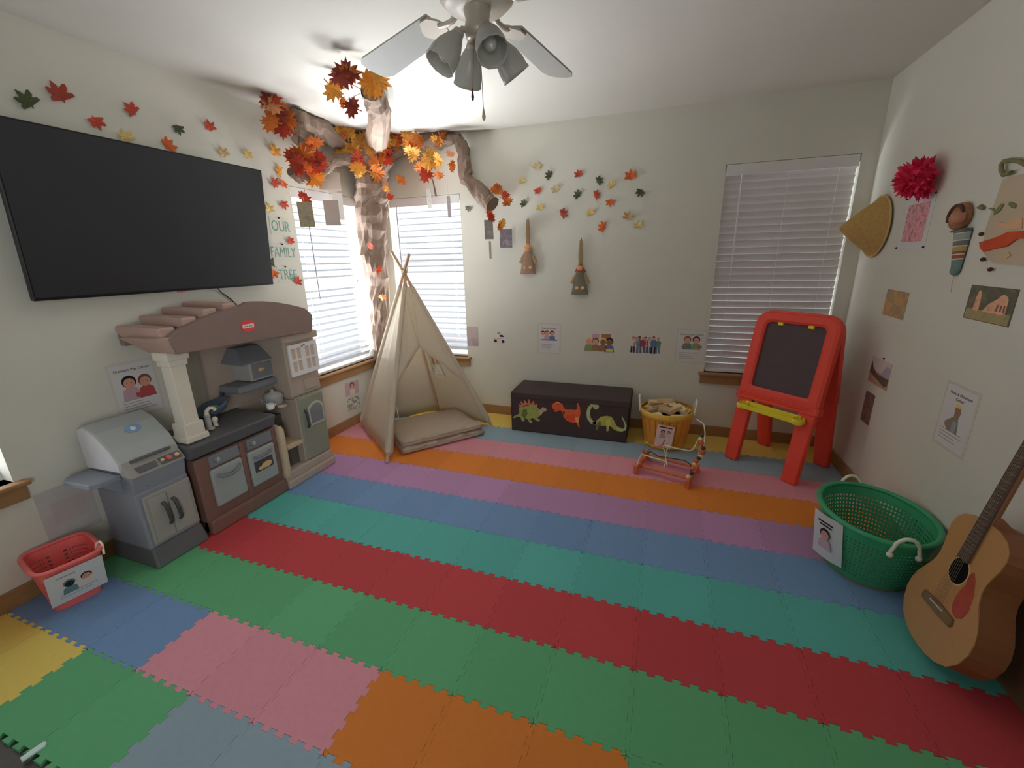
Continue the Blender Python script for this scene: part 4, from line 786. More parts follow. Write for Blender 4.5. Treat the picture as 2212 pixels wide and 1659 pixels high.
ct, bt = V((*Rt(0), rz-.012)), V((*Rb(0), .035)); ct = ct+V((.012, 0, 0)); bt = bt+V((.012, 0, 0)); tn = V((math.sin(math.radians(12)), math.cos(math.radians(12)), 0)); up = (ct-bt).normalized(); d = tn.cross(up)
c = (ct+bt)/2+tn*.0
Xr = Matrix(((tn.x, up.x, d.x, c.x), (tn.y, up.y, d.y, c.y), (tn.z, up.z, d.z, c.z), (0, 0, 0, 1)))
mb = MB(); mb.box(-.092, .092, -.085, .085, 0, .0008); o = build(mb, 'paper_sign', m_paper, r_, local=True, label='white sheet with two small heads'); o.matrix_local = Matrix.Translation(-ORG[r_.name]) @ Xr
mb = MB(); mb.box(-.05, .055, -.03, .035, 0, .0003, 3); figure(mb, -.025, -.003, .075, 1, 2, 2); figure(mb, .03, .0, .07, 0, 1, 3); mb.box(-.06, .0, .055, .060, 0, .0005, 4); mb.box(-.06, .06, -.045, -.042, 0, .0005, 4); mb.box(-.06, .04, -.058, -.055, 0, .0005, 4)
build(mb, 'printed_picture', [SK, HR, TEA, LGT, m_grey], o, local=True).location.z = .001
# ---------------------------------------------------------------- canvas tent
m_cv = M('natural_canvas', (.86, .80, .68), .85, .1, var=.04, vs=30, bump=.15, bs=300, transl=.45); m_pole = M('tent_pole_wood', P(140, 118, 98, .42), .6, .2, var=.15, streak=(8, 8, 1))
m_pad = M('fleece_pad', (.54, .45, .365), .95, .05, var=.12, vs=60, bump=.8, bs=220)
A, Bp, D, E_ = V((.748, -1.228, .002)), V((.085, -.665, .002)), V((1.232, -.325, .002)), V((.60, -.125, .002)); AP = V((.634, -.584, 1.336))
tt = thing('play_tent', 'tall cream canvas play tent with crossed poles in front of the corner windows', 'tent', (.66, -.60, 0))
for f, ext in ((A, .06), (Bp, .165), (D, .19), (E_, .05)):
    d = (AP-f).normalized(); mb = MB(); off = d.cross(V((0, 0, 1))).normalized()*.012; mb.tube([f+off, AP+off+d*ext], .0135, 10); mb.v = [V((v.x, v.y, max(.0008, v.z))) for v in mb.v]; build(mb, 'pole', m_pole, tt)
for f in (A, Bp, D):
    d = (AP-f).normalized(); off = d.cross(V((0, 0, 1))).normalized()*.012; mb = MB(); mb.tube([f+off+(AP-f)*.05, f+off+(AP-f)*.5, f+off+(AP-f)*.925], [.024, .0215, .018], 12, caps=False); build(mb, 'pole_sleeve', m_cv, tt)
mb = MB(); mb.tube([(AP.x+.026*math.cos(a*.5), AP.y+.026*math.sin(a*.5), AP.z-.02+.0022*a) for a in range(30)], .004, 6); build(mb, 'lashing_cord', m_pole, tt)
def sheet(pts, n=12, amp=.012, seed=1, out=None):          # cloth triangle/quad fan between border points: rows from top pair to bottom pair
    rnd = random.Random(seed); (tl, tr, br, bl) = [V(p) for p in pts]; vs, fs = [], []; nrm = (br-tl).cross(bl-tr).normalized()
    for i in range(n+1):
        for j in range(n+1):
            s, t = i/n, j/n; p = (tl*(1-t)+tr*t)*(1-s)+(bl*(1-t)+br*t)*s
            w = math.sin(math.pi*t)*min(1, s*2); wob = math.sin(t*9+seed)*math.sin(s*5+seed*2)*.5+math.sin(t*17+s*3)*.25
            vs.append(p+nrm*(amp*w*wob)+V((0, 0, .006*math.sin(t*14+seed)*(s == 1))))
    for i in range(n):
        for j in range(n): a = i*(n+1)+j; fs.append([a, a+1, a+n+2, a+n+1])
    return vs, fs
def at_h(f, z): return f+(AP-f)*((z-f.z)/(AP.z-f.z))
def panel(name, pts, seed, par=tt, n=12, amp=.012):
    vs, fs = sheet(pts, n, amp, seed); mb = MB(); mb.add(vs, fs, 0, None, True); o = build(mb, name, m_cv, par); md = o.modifiers.new('thickness', 'SOLIDIFY'); md.thickness = .0025; md.offset = 0; return o
ZT = 1.235
cA, cB, cD, cE = [f+(V((.66, -.60, 0))-f)*(-.02) for f in (A, Bp, D, E_)]
panel('left_canvas_panel', (at_h(A, ZT), at_h(Bp, ZT), V((Bp.x-.01, Bp.y, .028)), A+(AP-A)*.045), 2, amp=.03)
panel('back_canvas_panel', (at_h(Bp, ZT), at_h(E_, ZT), at_h(E_, .02), at_h(Bp, .02)), 3)
# rear right face with a small window hole, and the front right face with the doorway
def face(name, f0, f1, hole, seed, n=26, edge=True):
    nrm = (f1-f0).cross(AP-f0).normalized(); top0, top1 = at_h(f0, ZT), at_h(f1, ZT); b0, b1 = at_h(f0, .02), at_h(f1, .02); vs, fs = [], []
    for i in range(n+1):
        for j in range(n+1):
            s, t = i/n, j/n; p = (top0*(1-t)+top1*t)*(1-s)+(b0*(1-t)+b1*t)*s
            vs.append(p+nrm*(.010*math.sin(math.pi*t)*math.sin(t*7+seed)*math.sin(s*6+seed)))
    for i in range(n):
        for j in range(n):
            if not hole((j+.5)/n, (i+.5)/n): a = i*(n+1)+j; fs.append([a, a+1, a+n+2, a+n+1])
    mb = MB(); mb.add(vs, fs, 0, None, True); o = build(mb, name, m_cv, tt); md = o.modifiers.new('thickness', 'SOLIDIFY'); md.thickness = .0025; md.offset = 0; return o, vs
o, vs = face('rear_canvas_panel', E_, D, lambda t, s: .16 < t < .46 and .50 < s < .655, 5)
n = 26; ix = lambda i, j: vs[i*(n+1)+j]
mb = MB(); ring = [ix(13, 4), ix(13, 12), ix(17, 12), ix(17, 4)]; mb.tube(ring, .012, 6, closed=True, flat=.5); mb.tube([(ring[0]+ring[1])/2, (ring[2]+ring[3])/2], .006, 6); build(mb, 'window_binding', m_cv, tt)
q = lambda t, s: (at_h(A, ZT)*(1-t)+at_h(D, ZT)*t)*(1-s)+(at_h(A, .02)*(1-t)+at_h(D, .02)*t)*s
pk = q(.47, .38)                                            # peak of the doorway
panel('door_header', (at_h(A, ZT), at_h(D, ZT), q(.47, .385), q(.465, .385)), 7, n=14, amp=.006)
mb = MB(); nrm = (D-A).cross(AP-A).normalized()
def tri(name, P0, P1, P2, seed):
    vs, fs = sheet((P0, P0+(P1-P0)*.001, P1, P2), 12, .010, seed); mb = MB(); mb.add(vs, fs, 0, None, True); o = build(mb, name, m_cv, tt); md = o.modifiers.new('thickness', 'SOLIDIFY'); md.thickness = .0025; md.offset = 0
tri('door_edge_panel', at_h(A, ZT), q(.47, .385), q(.0, .62), 8)
tri('door_edge_panel', at_h(D, ZT), q(1., .70), q(.465, .385), 9)
panel('tied_flap', (q(0, .60), q(.03, .60)+nrm*-.01, q(.075, .985)-nrm*.03, A+(AP-A)*.025), 11, n=10, amp=.02)
panel('tied_flap', (q(.97, .70), q(1., .70), q(1., .99), q(.975, .99)), 12, n=8, amp=.008)
mb = MB(); w0 = q(.0, .63); mb.tube([w0, w0+V((.03, -.02, -.05)), w0+V((.05, -.03, -.12)), w0+V((.055, -.03, -.19))], .003, 6); build(mb, 'tie_cord', m_cv, tt)
# folded quilted pad inside
e = V((.63, .777, 0)).normalized(); nn = V((-e.y, e.x, 0))
pd = thing('floor_pad', 'folded quilted beige fleece pad lying inside the canvas tent', 'pad', (.80, -.62, 0))
def pad(name, p0, L, Wd, z0, z1, seed):
    rnd = random.Random(seed); b = bmesh.new(); bmesh.ops.create_cube(b, size=1); bmesh.ops.subdivide_edges(b, edges=b.edges[:], cuts=11, use_grid_fill=True)
    for v in b.verts:
        a, c, h = v.co.x+.5, v.co.y+.5, v.co.z+.5; ed = min(a, 1-a, c, 1-c); r = min(1, ed/.06)
        z = z0+(z1-z0)*(.5+(h-.5)*(.45+.55*math.sqrt(r)))+(.007*math.sin(a*19)*math.sin(c*19)+rnd.uniform(-.003, .003))*(h > .5)
        v.co = V(p0)+e*(a*L+rnd.uniform(-.004, .004))+nn*(c*Wd)+V((0, 0, z))
    mb = MB().bm(b, 0, None, True); return build(mb, name, m_pad, pd)
pad('lower_fold', (.815, -1.085, 0), .70, .54, .001, .055, 1); pad('upper_fold', (.80, -1.07, 0), .69, .53, .050, .108, 2)

# ---------------------------------------------------------------- black toy chest with dinosaurs
m_ch = M('black_fabric_chest', P(52, 44, 44, .40), .8, .15, var=.12, vs=8, bump=.15, bs=90); m_pip = M('black_piping', P(34, 30, 30, .40), .6)
ct_ = thing('toy_chest', 'black fabric toy chest with three dinosaurs between the tent and the orange basket', 'toy chest', (1.93, -.19, 0))
x0, x1, yf, yb_, zt = 1.44, 2.42, -.36, -.02, .36
mb = MB(); mb.hexa([(x0+.004, yf, .0005), (x1-.012, yf, .0005), (x1-.012, yb_, .0005), (x0+.004, yb_, .0005), (x0, yf, zt-.045), (x1, yf, zt-.045), (x1, yb_, zt-.03), (x0, yb_, zt-.03)], bev=.008); build(mb, 'body', m_ch, ct_)
mb = MB(); mb.hexa([(x0-.006, yf-.008, zt-.06), (x1+.006, yf-.008, zt-.06), (x1+.006, yb_, zt-.04), (x0-.006, yb_, zt-.04), (x0-.004, yf-.005, zt-.012), (x1+.002, yf-.005, zt-.012), (x1-.004, yb_, zt+.004), (x0+.004, yb_, zt+.004)], bev=.008); build(mb, 'lid', m_ch, ct_)
mb = MB()
for a, b in (((x0, yf-.001), (x0+.004, yf-.001)), ((x1-.001, yf-.001), (x1-.012, yf-.001))): mb.tube([(*a, zt-.06), (*b, .004)], .003, 6)
mb.tube([(x0+.004, yf-.001, .004), (x1-.012, yf-.001, .004)], .003, 6); build(mb, 'piping', m_pip, ct_)
XF = Matrix(((1, 0, 0, 0), (0, 0, -1, yf-.001), (0, 1, 0, 0), (0, 0, 0, 1)))
def d3(L): return [((onB(980+x*.2622, 660+y*.2622, -yf)).x, (onB(980+x*.2622, 660+y*.2622, -yf)).z) for x, y in L]
dg = M('dino_green', P(112, 122, 62, .40), .7, var=.25, vs=30); dpl = M('dino_plate', P(150, 90, 72, .40), .7, var=.2); dor = M('dino_orange', P(172, 72, 42, .40), .7, var=.2, vs=25); dbl = M('dino_belly', P(182, 120, 62, .40), .7); dgg = M('dino_sage', P(130, 142, 100, .40), .7, var=.2); dol = M('dino_olive', P(132, 132, 62, .40), .7, var=.2); dbw = M('dino_shadow_green', P(80, 84, 52, .40), .7); dgy = M('dino_grey_head', P(130, 124, 108, .40), .7)
mb = MB()
mb.prism(d3([(492, 915), (540, 890), (550, 845), (590, 828), (640, 815), (685, 835), (715, 860), (735, 835), (760, 850), (765, 868), (740, 872), (715, 905), (690, 925), (712, 945), (705, 955), (670, 940), (655, 925), (630, 935), (648, 960), (628, 966), (605, 935), (580, 925), (585, 950), (562, 952), (550, 915), (520, 915), (497, 930)]), 0, .0016, 0, XF)
for p in ([(540, 880), (535, 840), (560, 855)], [(545, 850), (538, 810), (575, 830)], [(560, 830), (550, 785), (590, 820)], [(582, 822), (580, 772), (612, 815)], [(605, 818), (618, 768), (638, 815)], [(632, 815), (660, 780), (668, 822)], [(655, 822), (690, 810), (688, 842)]): mb.prism(d3(p), 0, .0012, 1, XF)
mb.prism(d3([(695, 880), (715, 855), (735, 835), (762, 848), (766, 868), (742, 874), (718, 905)]), 0, .002, 2, XF); mb.prism(d3([(555, 905), (575, 850), (600, 850), (610, 890), (590, 930)]), 0, .002, 3, XF)
for p in ([(562, 940), (585, 940), (583, 953), (562, 953)], [(625, 955), (646, 952), (648, 966), (628, 968)], [(685, 938), (710, 942), (706, 954), (686, 952)]): mb.prism(d3(p), 0, .0022, 2, XF)
build(mb, 'stegosaurus_patch', [dg, dpl, dgy, dbw], ct_)
mb = MB()
mb.prism(d3([(808, 820), (830, 800), (865, 797), (895, 808), (908, 845), (935, 858), (975, 855), (1000, 862), (1020, 845), (1015, 805), (1024, 798), (1040, 835), (1045, 880), (1040, 915), (1030, 955), (1038, 1000), (1028, 1002), (1012, 965), (975, 962), (935, 950), (905, 915), (893, 870), (870, 862), (845, 878), (825, 868), (838, 852), (812, 848)]), 0, .0016, 0, XF)
mb.prism(d3([(930, 905), (1000, 900), (1010, 945), (960, 955), (925, 935)]), 0, .002, 1, XF); mb.prism(d3([(1002, 920), (1025, 915), (1034, 945), (1022, 970), (1004, 950)]), 0, .0022, 2, XF); mb.prism(d3([(840, 802), (850, 790), (872, 797), (866, 806)]), 0, .002, 2, XF)
mb.prism(d3([(905, 870), (920, 880), (905, 900), (898, 885)]), 0, .0022, 3, XF); mb.disc(d3([(858, 812)])[0], .006, 0, .003, 3, XF, 10)
build(mb, 'meat_eater_patch', [dor, M('dino_red', P(158, 58, 36, .40), .7, var=.2), dbl, M('dino_dark', P(70, 40, 32, .40), .7)], ct_)
mb = MB()
neck = [(1185, 825), (1165, 812), (1140, 818), (1115, 850), (1108, 890), (1115, 930), (1140, 962), (1175, 968)]
def band(L, w0, w1, t, mi):
    P_ = [V((*p, 0)) for p in d3(L)]; n = len(P_); l, r = [], []
    for i, p in enumerate(P_):
        d = (P_[min(i+1, n-1)]-P_[max(i-1, 0)]).normalized(); w = w0+(w1-w0)*i/(n-1); l.append((p.x-d.y*w, p.y+d.x*w)); r.append((p.x+d.y*w, p.y-d.x*w))
    for i in range(n-1): mb.prism([l[i], l[i+1], r[i+1], r[i]], 0, t, mi, XF)
band(neck, .011, .017, .0016, 1); mb.disc(d3([(1172, 832)])[0], .024, 0, .002, 1, XF, 14)
mb.prism(d3([(1140, 962), (1180, 945), (1215, 915), (1260, 908), (1300, 915), (1325, 955), (1345, 995), (1400, 1015), (1395, 1035), (1350, 1035), (1320, 1020), (1285, 985), (1270, 1030), (1258, 1036), (1262, 990), (1215, 990), (1195, 985), (1190, 1025), (1172, 1026), (1180, 980), (1150, 978)]), 0, .0016, 0, XF)
band([(1340, 1010), (1380, 1030), (1410, 1022), (1418, 990), (1405, 955), (1385, 915)], .012, .004, .002, 1)
mb.prism(d3([(1255, 945), (1285, 930), (1300, 975), (1280, 1000), (1275, 1034), (1260, 1036)]), 0, .002, 2, XF); mb.prism(d3([(1185, 960), (1210, 950), (1215, 990), (1195, 995), (1190, 1025), (1176, 1026)]), 0, .002, 3, XF)
build(mb, 'long_neck_patch', [dol, dgg, M('dino_light_olive', P(150, 142, 78, .40), .7), dbw], ct_)

# ---------------------------------------------------------------- orange bushel basket of wooden blocks
m_bsk = M('orange_split_wood', P(158, 98, 38, .32), .6, .25, var=.22, vs=6, streak=(1, 1, 12)); m_hoop = M('pale_orange_hoop', P(176, 118, 50, .32), .6, .25, var=.15, vs=20); m_whd = M('white_wire_handle', P(160, 152, 138, .32), .4, .3); m_cre = M('cream_wire', P(165, 145, 112, .32), .4, .3)
bx, by = 2.695, -.262
bk = thing('bushel_basket', 'orange bushel basket heaped with tan wooden blocks beside the toy chest', 'basket', (bx, by, 0))
mb = MB(); ns = 22
for i in range(ns):
    a0, a1 = 2*math.pi*(i+.04)/ns, 2*math.pi*(i+.96)/ns; rings = []
    for z, r in ((.001, .150), (.14, .172), (.275, .190)):
        rings += [(bx+r*math.cos(a0), by+r*math.sin(a0), z), (bx+(r+.003)*math.cos((a0+a1)/2), by+(r+.003)*math.sin((a0+a1)/2), z), (bx+r*math.cos(a1), by+r*math.sin(a1), z)]
    inn = [(bx+(p[0]-bx)*.97, by+(p[1]-by)*.97, p[2]) for p in rings]
    f = [[3*k+j, 3*k+j+1, 3*k+j+4, 3*k+j+3] for k in range(2) for j in range(2)]
    mb.add(rings+inn, f+[[9+q for q in g[::-1]] for g in f]+[[0, 3, 12, 9], [3, 6, 15, 12], [2, 11, 14, 5], [5, 14, 17, 8]])
mb.lathe([(.0005, .002), (.148, .002), (.148, .006)], 30, X=T(bx, by, 0)); build(mb, 'staves', m_bsk, bk)
mb = MB(); mb.lathe([(.188, .245), (.199, .248), (.203, .290), (.190, .294)], 48, X=T(bx, by, 0), capb=False, capt=False); build(mb, 'hoop', m_hoop, bk)
mb = MB(); mb.lathe([(.151, .004), (.158, .004), (.160, .022), (.154, .022)], 40, X=T(bx, by, 0), capb=False, capt=False); build(mb, 'hoop', m_hoop, bk)
for sx in (-1, 1):
    mb = MB(); hx = bx+sx*.197
    mb.tube([(hx, by-.05, .27), (hx+sx*.006, by-.05, .33), (hx+sx*.012, by-.03, .37), (hx+sx*.013, by+.03, .37), (hx+sx*.006, by+.05, .33), (hx, by+.05, .27)], .0065, 8); build(mb, 'handle', m_whd, bk)
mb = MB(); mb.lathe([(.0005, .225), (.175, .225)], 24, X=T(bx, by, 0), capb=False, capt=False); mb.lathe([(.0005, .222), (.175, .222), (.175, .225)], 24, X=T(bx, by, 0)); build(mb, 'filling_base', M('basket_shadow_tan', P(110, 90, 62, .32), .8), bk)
m_blkw = [M('maple_block_%d' % i, P(*c, .34), .6, .2, var=.12, vs=8, streak=(2, 12, 2)) for i, c in enumerate(((152, 132, 100), (140, 120, 92), (162, 142, 112), (128, 108, 84)))]
mb = MB(); mb.prism([(-.045, -.02), (.045, -.026), (.06, .0), (.03, .024), (-.04, .022)], 0, .024, bev=.002)
proto = build(mb, 'wooden_block', m_blkw[0], local=True)
mb = MB(); mb.prism([(-.05, -.03), (.055, -.03), (.0, .035)], 0, .026, bev=.002); proto2 = build(mb, 'wooden_block', m_blkw[0], local=True)
BK = [(-.115, .06, .262, 10, 8, 1), (-.10, -.03, .270, 40, -10, 0), (-.055, -.10, .262, -20, 14, 1), (.0, -.135, .258, 5, -8, 0), (.07, -.115, .262, 25, 10, 0), (.12, -.045, .262, 70, -14, 0), (.125, .05, .258, 100, 8, 1), (.06, .11, .262, 150, -8, 0), (-.03, .12, .266, 190, 10, 1), (-.045, .0, .292, 15, -14, 0), (.035, .045, .296, -25, 12, 1), (.035, -.05, .294, 50, -8, 1), (-.085, .09, .292, 30, 10, 0), (-.01, -.07, .300, -12, 18, 0), (.085, .01, .292, -60, 12, 0), (-.02, .06, .318, 8, -10, 0)]
BLW = ['at the left edge of the heap', 'left of the middle of the heap', 'low at the front left of the heap', 'lowest at the front of the heap', 'at the front right of the heap', 'at the right edge of the heap', 'at the back right of the heap', 'at the back of the heap right of centre', 'at the back of the heap left of centre', 'leaning in the middle left of the heap', 'near the top of the heap right of centre', 'in the middle front of the heap', 'high at the back left of the heap', 'tilted up steeply at the front of the heap', 'on the right slope of the heap', 'on the very top of the heap']
for i, ((x, y, z, r, tl, k), wd) in enumerate(zip(BK, BLW)):
    src = (proto, proto2)[k]; o = src if not src.get('label') else src.copy()
    if o.name not in COL.objects: COL.objects.link(o)
    o.matrix_world = T(bx+x*1.12, by+y*1.12, z-.010+.10*max(0, z-.27)) @ RZ(math.radians(r)) @ RX(math.radians(tl)) @ RY(math.radians(tl*.6)) @ Matrix.Diagonal((1.22, 1.22, 1.1, 1)); setslot(o, m_blkw[(i*3) % 4])
    props(o, 'tan wooden block %s in the orange basket' % wd, 'block', 'wooden blocks in the bushel basket')
X = Matrix(((1, 0, 0, bx-.005), (0, .10, -.995, by-.190), (0, .995, .10, .128), (0, 0, 0, 1))) @ RZ(math.radians(-6))
mb = MB(); mb.box(-.062, .062, -.085, .085, 0, .0008); o = build(mb, 'paper_sign', M('pinkish_paper', P(158, 134, 130, .34), .5), bk, local=True, label='pale pink sheet with two faces'); o.matrix_local = Matrix.Translation(-ORG[bk.name]) @ X
mb = MB(); figure(mb, -.015, .02, .06, 0, 1, 2); figure(mb, .025, .025, .05, 0, 1, 3); mb.box(-.045, .045, .066, .074, 0, .0004, 1); mb.box(-.0, .045, -.066, -.062, 0, .0004, 1); build(mb, 'printed_picture', [SK, HR, PUR, LGT], o, local=True).location.z = .001

# ---------------------------------------------------------------- bead and wire toy on a wooden base
m_rw = M('red_brown_toy_wood', P(128, 72, 50, .30), .5, .3, var=.15, streak=(3, 14, 3)); m_drk = M('dark_bead', P(48, 36, 34, .30), .4, .35); m_yb = M('cream_bead', P(170, 130, 90, .30), .4, .35); m_ob = M('orange_bead', P(190, 120, 50, .30), .4, .35); m_rb = M('red_brown_bead', P(125, 58, 42, .30), .4, .35)
bt_ = thing('bead_toy', 'wooden bead and wire toy on the floor in front of the orange basket', 'toy', (2.70, -.80, 0))
LF, RF, LB, RBk = V((2.512, -.872, 0)), V((2.838, -.972, 0)), V((2.585, -.600, 0)), V((2.915, -.700, 0))
for a, b in ((LF, LB), (RF, RBk)):
    d = (b-a).normalized(); s = V((-d.y, d.x, 0)); mb = MB(); z0, z1 = .022, .062
    mb.hexa([a-s*.013+V((0, 0, z0)), a+s*.013+V((0, 0, z0)), b+s*.013+V((0, 0, z0)), b-s*.013+V((0, 0, z0)), a-s*.013+V((0, 0, z1)), a+s*.013+V((0, 0, z1)), b+s*.013+V((0, 0, z1)), b-s*.013+V((0, 0, z1))], bev=.005); r0 = build(mb, 'side_rail', m_rw, bt_)
    for p in (a+d*.02, b-d*.02):
        mb = MB(); mb.lathe([(.019, 0), (.022, .006), (.020, .026)], 14, X=T(p.x, p.y, .0005)); build(mb, 'foot', m_rw, r0)
for a, b in ((LF*.78+LB*.22, RF*.78+RBk*.22), (LF*.12+LB*.88, RF*.12+RBk*.88)):
    mb = MB(); mb.tube([a+V((0, 0, .046)), b+V((0, 0, .046))], .013, 10, flat=.8); build(mb, 'cross_bar', m_rw, bt_)
Z = lambda p, z: V((p.x, p.y, z))
mb = MB(); mb.tube([Z(LF*.9+LB*.1, .05), Z(LF*.6+LB*.4, .105), Z((LF+RF)/2*.6+(LB+RBk)/2*.4, .10), Z((LF+RF)/2*.75+(LB+RBk)/2*.25, .075)], .0045, 8); build(mb, 'wire', m_cre, bt_)
mb = MB(); p = hit(1432, 962, 1, -.72); q_ = hit(1490, 974, 1, -.74); r1 = hit(1508, 950, 1, -.70); r2 = hit(1522, 920, 1, -.62)
mb.tube([hit(1440, 986, 1, -.72), hit(1433, 968, 1, -.72), p+V((.01, 0, .004)), hit(1462, 969, 1, -.73), q_, hit(1498, 970, 1, -.72), r1, hit(1512, 960, 1, -.68), Z(RBk, .062)], .0048, 8); build(mb, 'wire', m_cre, bt_)
mb = MB(); mb.tube([hit(1443, 965, 1, -.70), hit(1437, 985, 1, -.70), Z((LB+RBk)/2*.55+(LF+RF)/2*.45, .05)], .004, 8); build(mb, 'wire', m_whd, bt_)
mb = MB(); mb.tube([Z(LB*.8+LF*.2, .06), hit(1405, 975, 1, -.66), hit(1422, 986, 1, -.68), hit(1450, 990, 1, -.72), hit(1480, 995, 1, -.78), hit(1492, 1004, 1, -.84), Z(RF*.7+RBk*.3, .06)], .004, 8); build(mb, 'wire', m_drk, bt_)
mb = MB(); mb.tube([hit(1392, 990, 1, -.62), hit(1400, 972, 1, -.62), hit(1430, 962, 1, -.66), hit(1436, 950, 1, -.68)], .003, 8); build(mb, 'wire', m_rb, bt_)
mb = MB(); wv = [hit(1521, 960, 1, -.62), hit(1523, 935, 1, -.60), hit(1520, 915, 1, -.58), hit(1505, 906, 1, -.54)]; mb.tube([Z(RBk, .06)]+wv, .004, 8); build(mb, 'wire', m_whd, bt_)
beads = [((1486, 1042), 'r', 13), ((1487, 1030), 'y', 10), ((1494, 1022), 'd', 9), ((1497, 1012), 'r', 11), ((1499, 1003), 'y', 9), ((1503, 996), 'r', 12), ((1509, 990), 'd', 10), ((1514, 987), 'y', 9), ((1517, 977), 'r', 13), ((1519, 968), 'd', 11), ((1515, 957), 'r', 12), ((1513, 948), 'y', 10), ((1516, 941), 'd', 10)]
prev = None; rp_ = []
for i, ((u, v), c, r) in enumerate(beads):
    yy = -.955+.26*i/12; p = hit(u, v, 1, yy); rp_.append(p)
    mb = MB(); mb.ball(p, r*.0015, sz=.85); build(mb, 'bead', {'r': m_rb, 'y': m_yb, 'd': m_drk}[c], bt_)
mb = MB(); mb.tube([Z(RF*.95+RBk*.05, .05)]+rp_, .003, 6); build(mb, 'wire', m_drk, bt_)
for (u, v), yy in (((1398, 957), -.62), ((1384, 1002), -.84), ((1390, 985), -.62)):
    mb = MB(); p = hit(u, v, 1, yy); mb.ball((p.x, p.y, max(p.z, .065)), .013, sz=.9); build(mb, 'bead', m_ob if u == 1398 else m_rb, bt_)
mb = MB(); mb.tube([Z(LB, .05), hit(1391, 985, 1, -.62), hit(1394, 960, 1, -.62), hit(1398, 957, 1, -.62)], .0035, 6); build(mb, 'wire', m_rb, bt_)
# ---------------------------------------------------------------- red easel
m_red = M('red_easel_plastic', P(192, 48, 36, .36), .4, .35, var=.04); m_chk = M('chalkboard', P(54, 46, 48, .30), .75, .15, var=.12, vs=10); m_yel = M('yellow_tray_plastic', P(186, 140, 38, .32), .4, .35, var=.05)
eo = V((3.128, -.385, 0)); wv = V((.742, -.671, 0)); EW = .50; ofs = V((.270, .332, 0)); ZR = 1.045; top = ofs*.5+V((0, 0, ZR)); SL = top.length; ey = top.normalized(); en = wv.cross(ey).normalized()
es = thing('easel', 'red plastic children easel with a black chalkboard in the right rear corner', 'easel', tuple(eo+wv*EW/2+ofs*.5))
XE = Matrix(((wv.x, ey.x, en.x, eo.x), (wv.y, ey.y, en.y, eo.y), (wv.z, ey.z, en.z, eo.z), (0, 0, 0, 1)))
def rrect(x0, x1, y0, y1, r0, r1, n=8):
    out = []
    for cx, cy, r, a in ((x1-r1, y1-r1, r1, 0), (x0+r1, y1-r1, r1, 90), (x0+r0, y0+r0, r0, 180), (x1-r0, y0+r0, r0, 270)):
        for i in range(n): w = math.radians(a+90*i/(n-1)); out.append((cx+r*math.cos(w), cy+r*math.sin(w)))
    return out
def ring_prism(mb, o, i, t0, t1, X, mi=0, bulge=.006):
    n = len(o); m_ = [((a[0]+b[0])/2, (a[1]+b[1])/2) for a, b in zip(o, i)]
    vs = [(*p, t0) for p in o]+[(*p, t1-bulge) for p in o]+[(*p, t1) for p in [((a[0]*.75+b[0]*.25), (a[1]*.75+b[1]*.25)) for a, b in zip(o, i)]]+[(*p, t1) for p in [((a[0]*.2+b[0]*.8), (a[1]*.2+b[1]*.8)) for a, b in zip(o, i)]]+[(*p, t1-bulge*1.5) for p in i]+[(*p, t0) for p in i]
    fs = [[k*n+j, k*n+(j+1) % n, (k+1)*n+(j+1) % n, (k+1)*n+j] for k in range(5) for j in range(n)]+[[5*n+j, 5*n+(j+1) % n, (j+1) % n, j] for j in range(n)]
    mb.add(vs, fs, mi, X, False)
f0 = .44*SL
O = rrect(-.012, EW+.012, f0, SL+.012, .04, .10); I = rrect(.062, EW-.062, f0+.085, SL-.062, .02, .035)
mb = MB(); ring_prism(mb, O, I, -.028, .026, XE); ring_prism(mb, rrect(-.022, EW+.022, f0-.012, f0+.045, .015, .015), rrect(.02, EW-.02, f0+.012, f0+.03, .004, .004), -.030, .034, XE); build(mb, 'front_frame', m_red, es)
mb = MB(); mb.prism(rrect(.058, EW-.058, f0+.08, SL-.058, .02, .035), -.004, .004, 0, XE); build(mb, 'chalkboard', m_chk, es)
for a in (.155, .345):
    mb = MB(); mb.box(a-.017, a+.017, SL-.082, SL-.060, .0, .022, 0, XE, bev=.004); build(mb, 'paper_clip', m_yel, es)
TX = T(*(eo))
def leg(a, back):
    base = eo+wv*a+(ofs if back else V()); tp = eo+wv*a+(ofs if back else V())+((-ofs*.5 if back else ofs*.5)+V((0, 0, ZR)))*.47
    nx = V((ofs.x, ofs.y, 0)).normalized(); wd = lambda p, w, t: [p-wv*w-nx*t, p+wv*w-nx*t, p+wv*w+nx*t, p-wv*w+nx*t]
    mb = MB(); mb.hexa([v+V((0, 0, .001)) for v in wd(base, .047, .026)]+wd(tp, .056, .024), bev=.014, seg=3); build(mb, 'leg', m_red, es)
for bk_ in (False, True):
    for a in (.045, EW-.045): leg(a, bk_)
eyb = (-ofs*.5+V((0, 0, ZR))).normalized(); enb = eyb.cross(wv).normalized(); ob_ = eo+ofs
XB = Matrix(((wv.x, eyb.x, enb.x, ob_.x), (wv.y, eyb.y, enb.y, ob_.y), (wv.z, eyb.z, enb.z, ob_.z), (0, 0, 0, 1)))
mb = MB(); ring_prism(mb, O, I, -.024, .026, XB); build(mb, 'rear_frame', m_red, es)
mb = MB(); mb.prism(rrect(.058, EW-.058, f0+.08, SL-.058, .02, .035), -.004, .004, 0, XB); build(mb, 'rear_board', M('white_board', (.7, .7, .7), .3, .4), es)
mb = MB(); mb.tube([XE @ V((.09, SL-.004, -.022)), XE @ V((EW*.5, SL-.003, -.022)), XE @ V((EW-.09, SL-.004, -.022))], .022, 12); build(mb, 'top_hinge', m_red, es)
ty = f0-.055; mb = MB(); Xt = T(0, 0, 0)
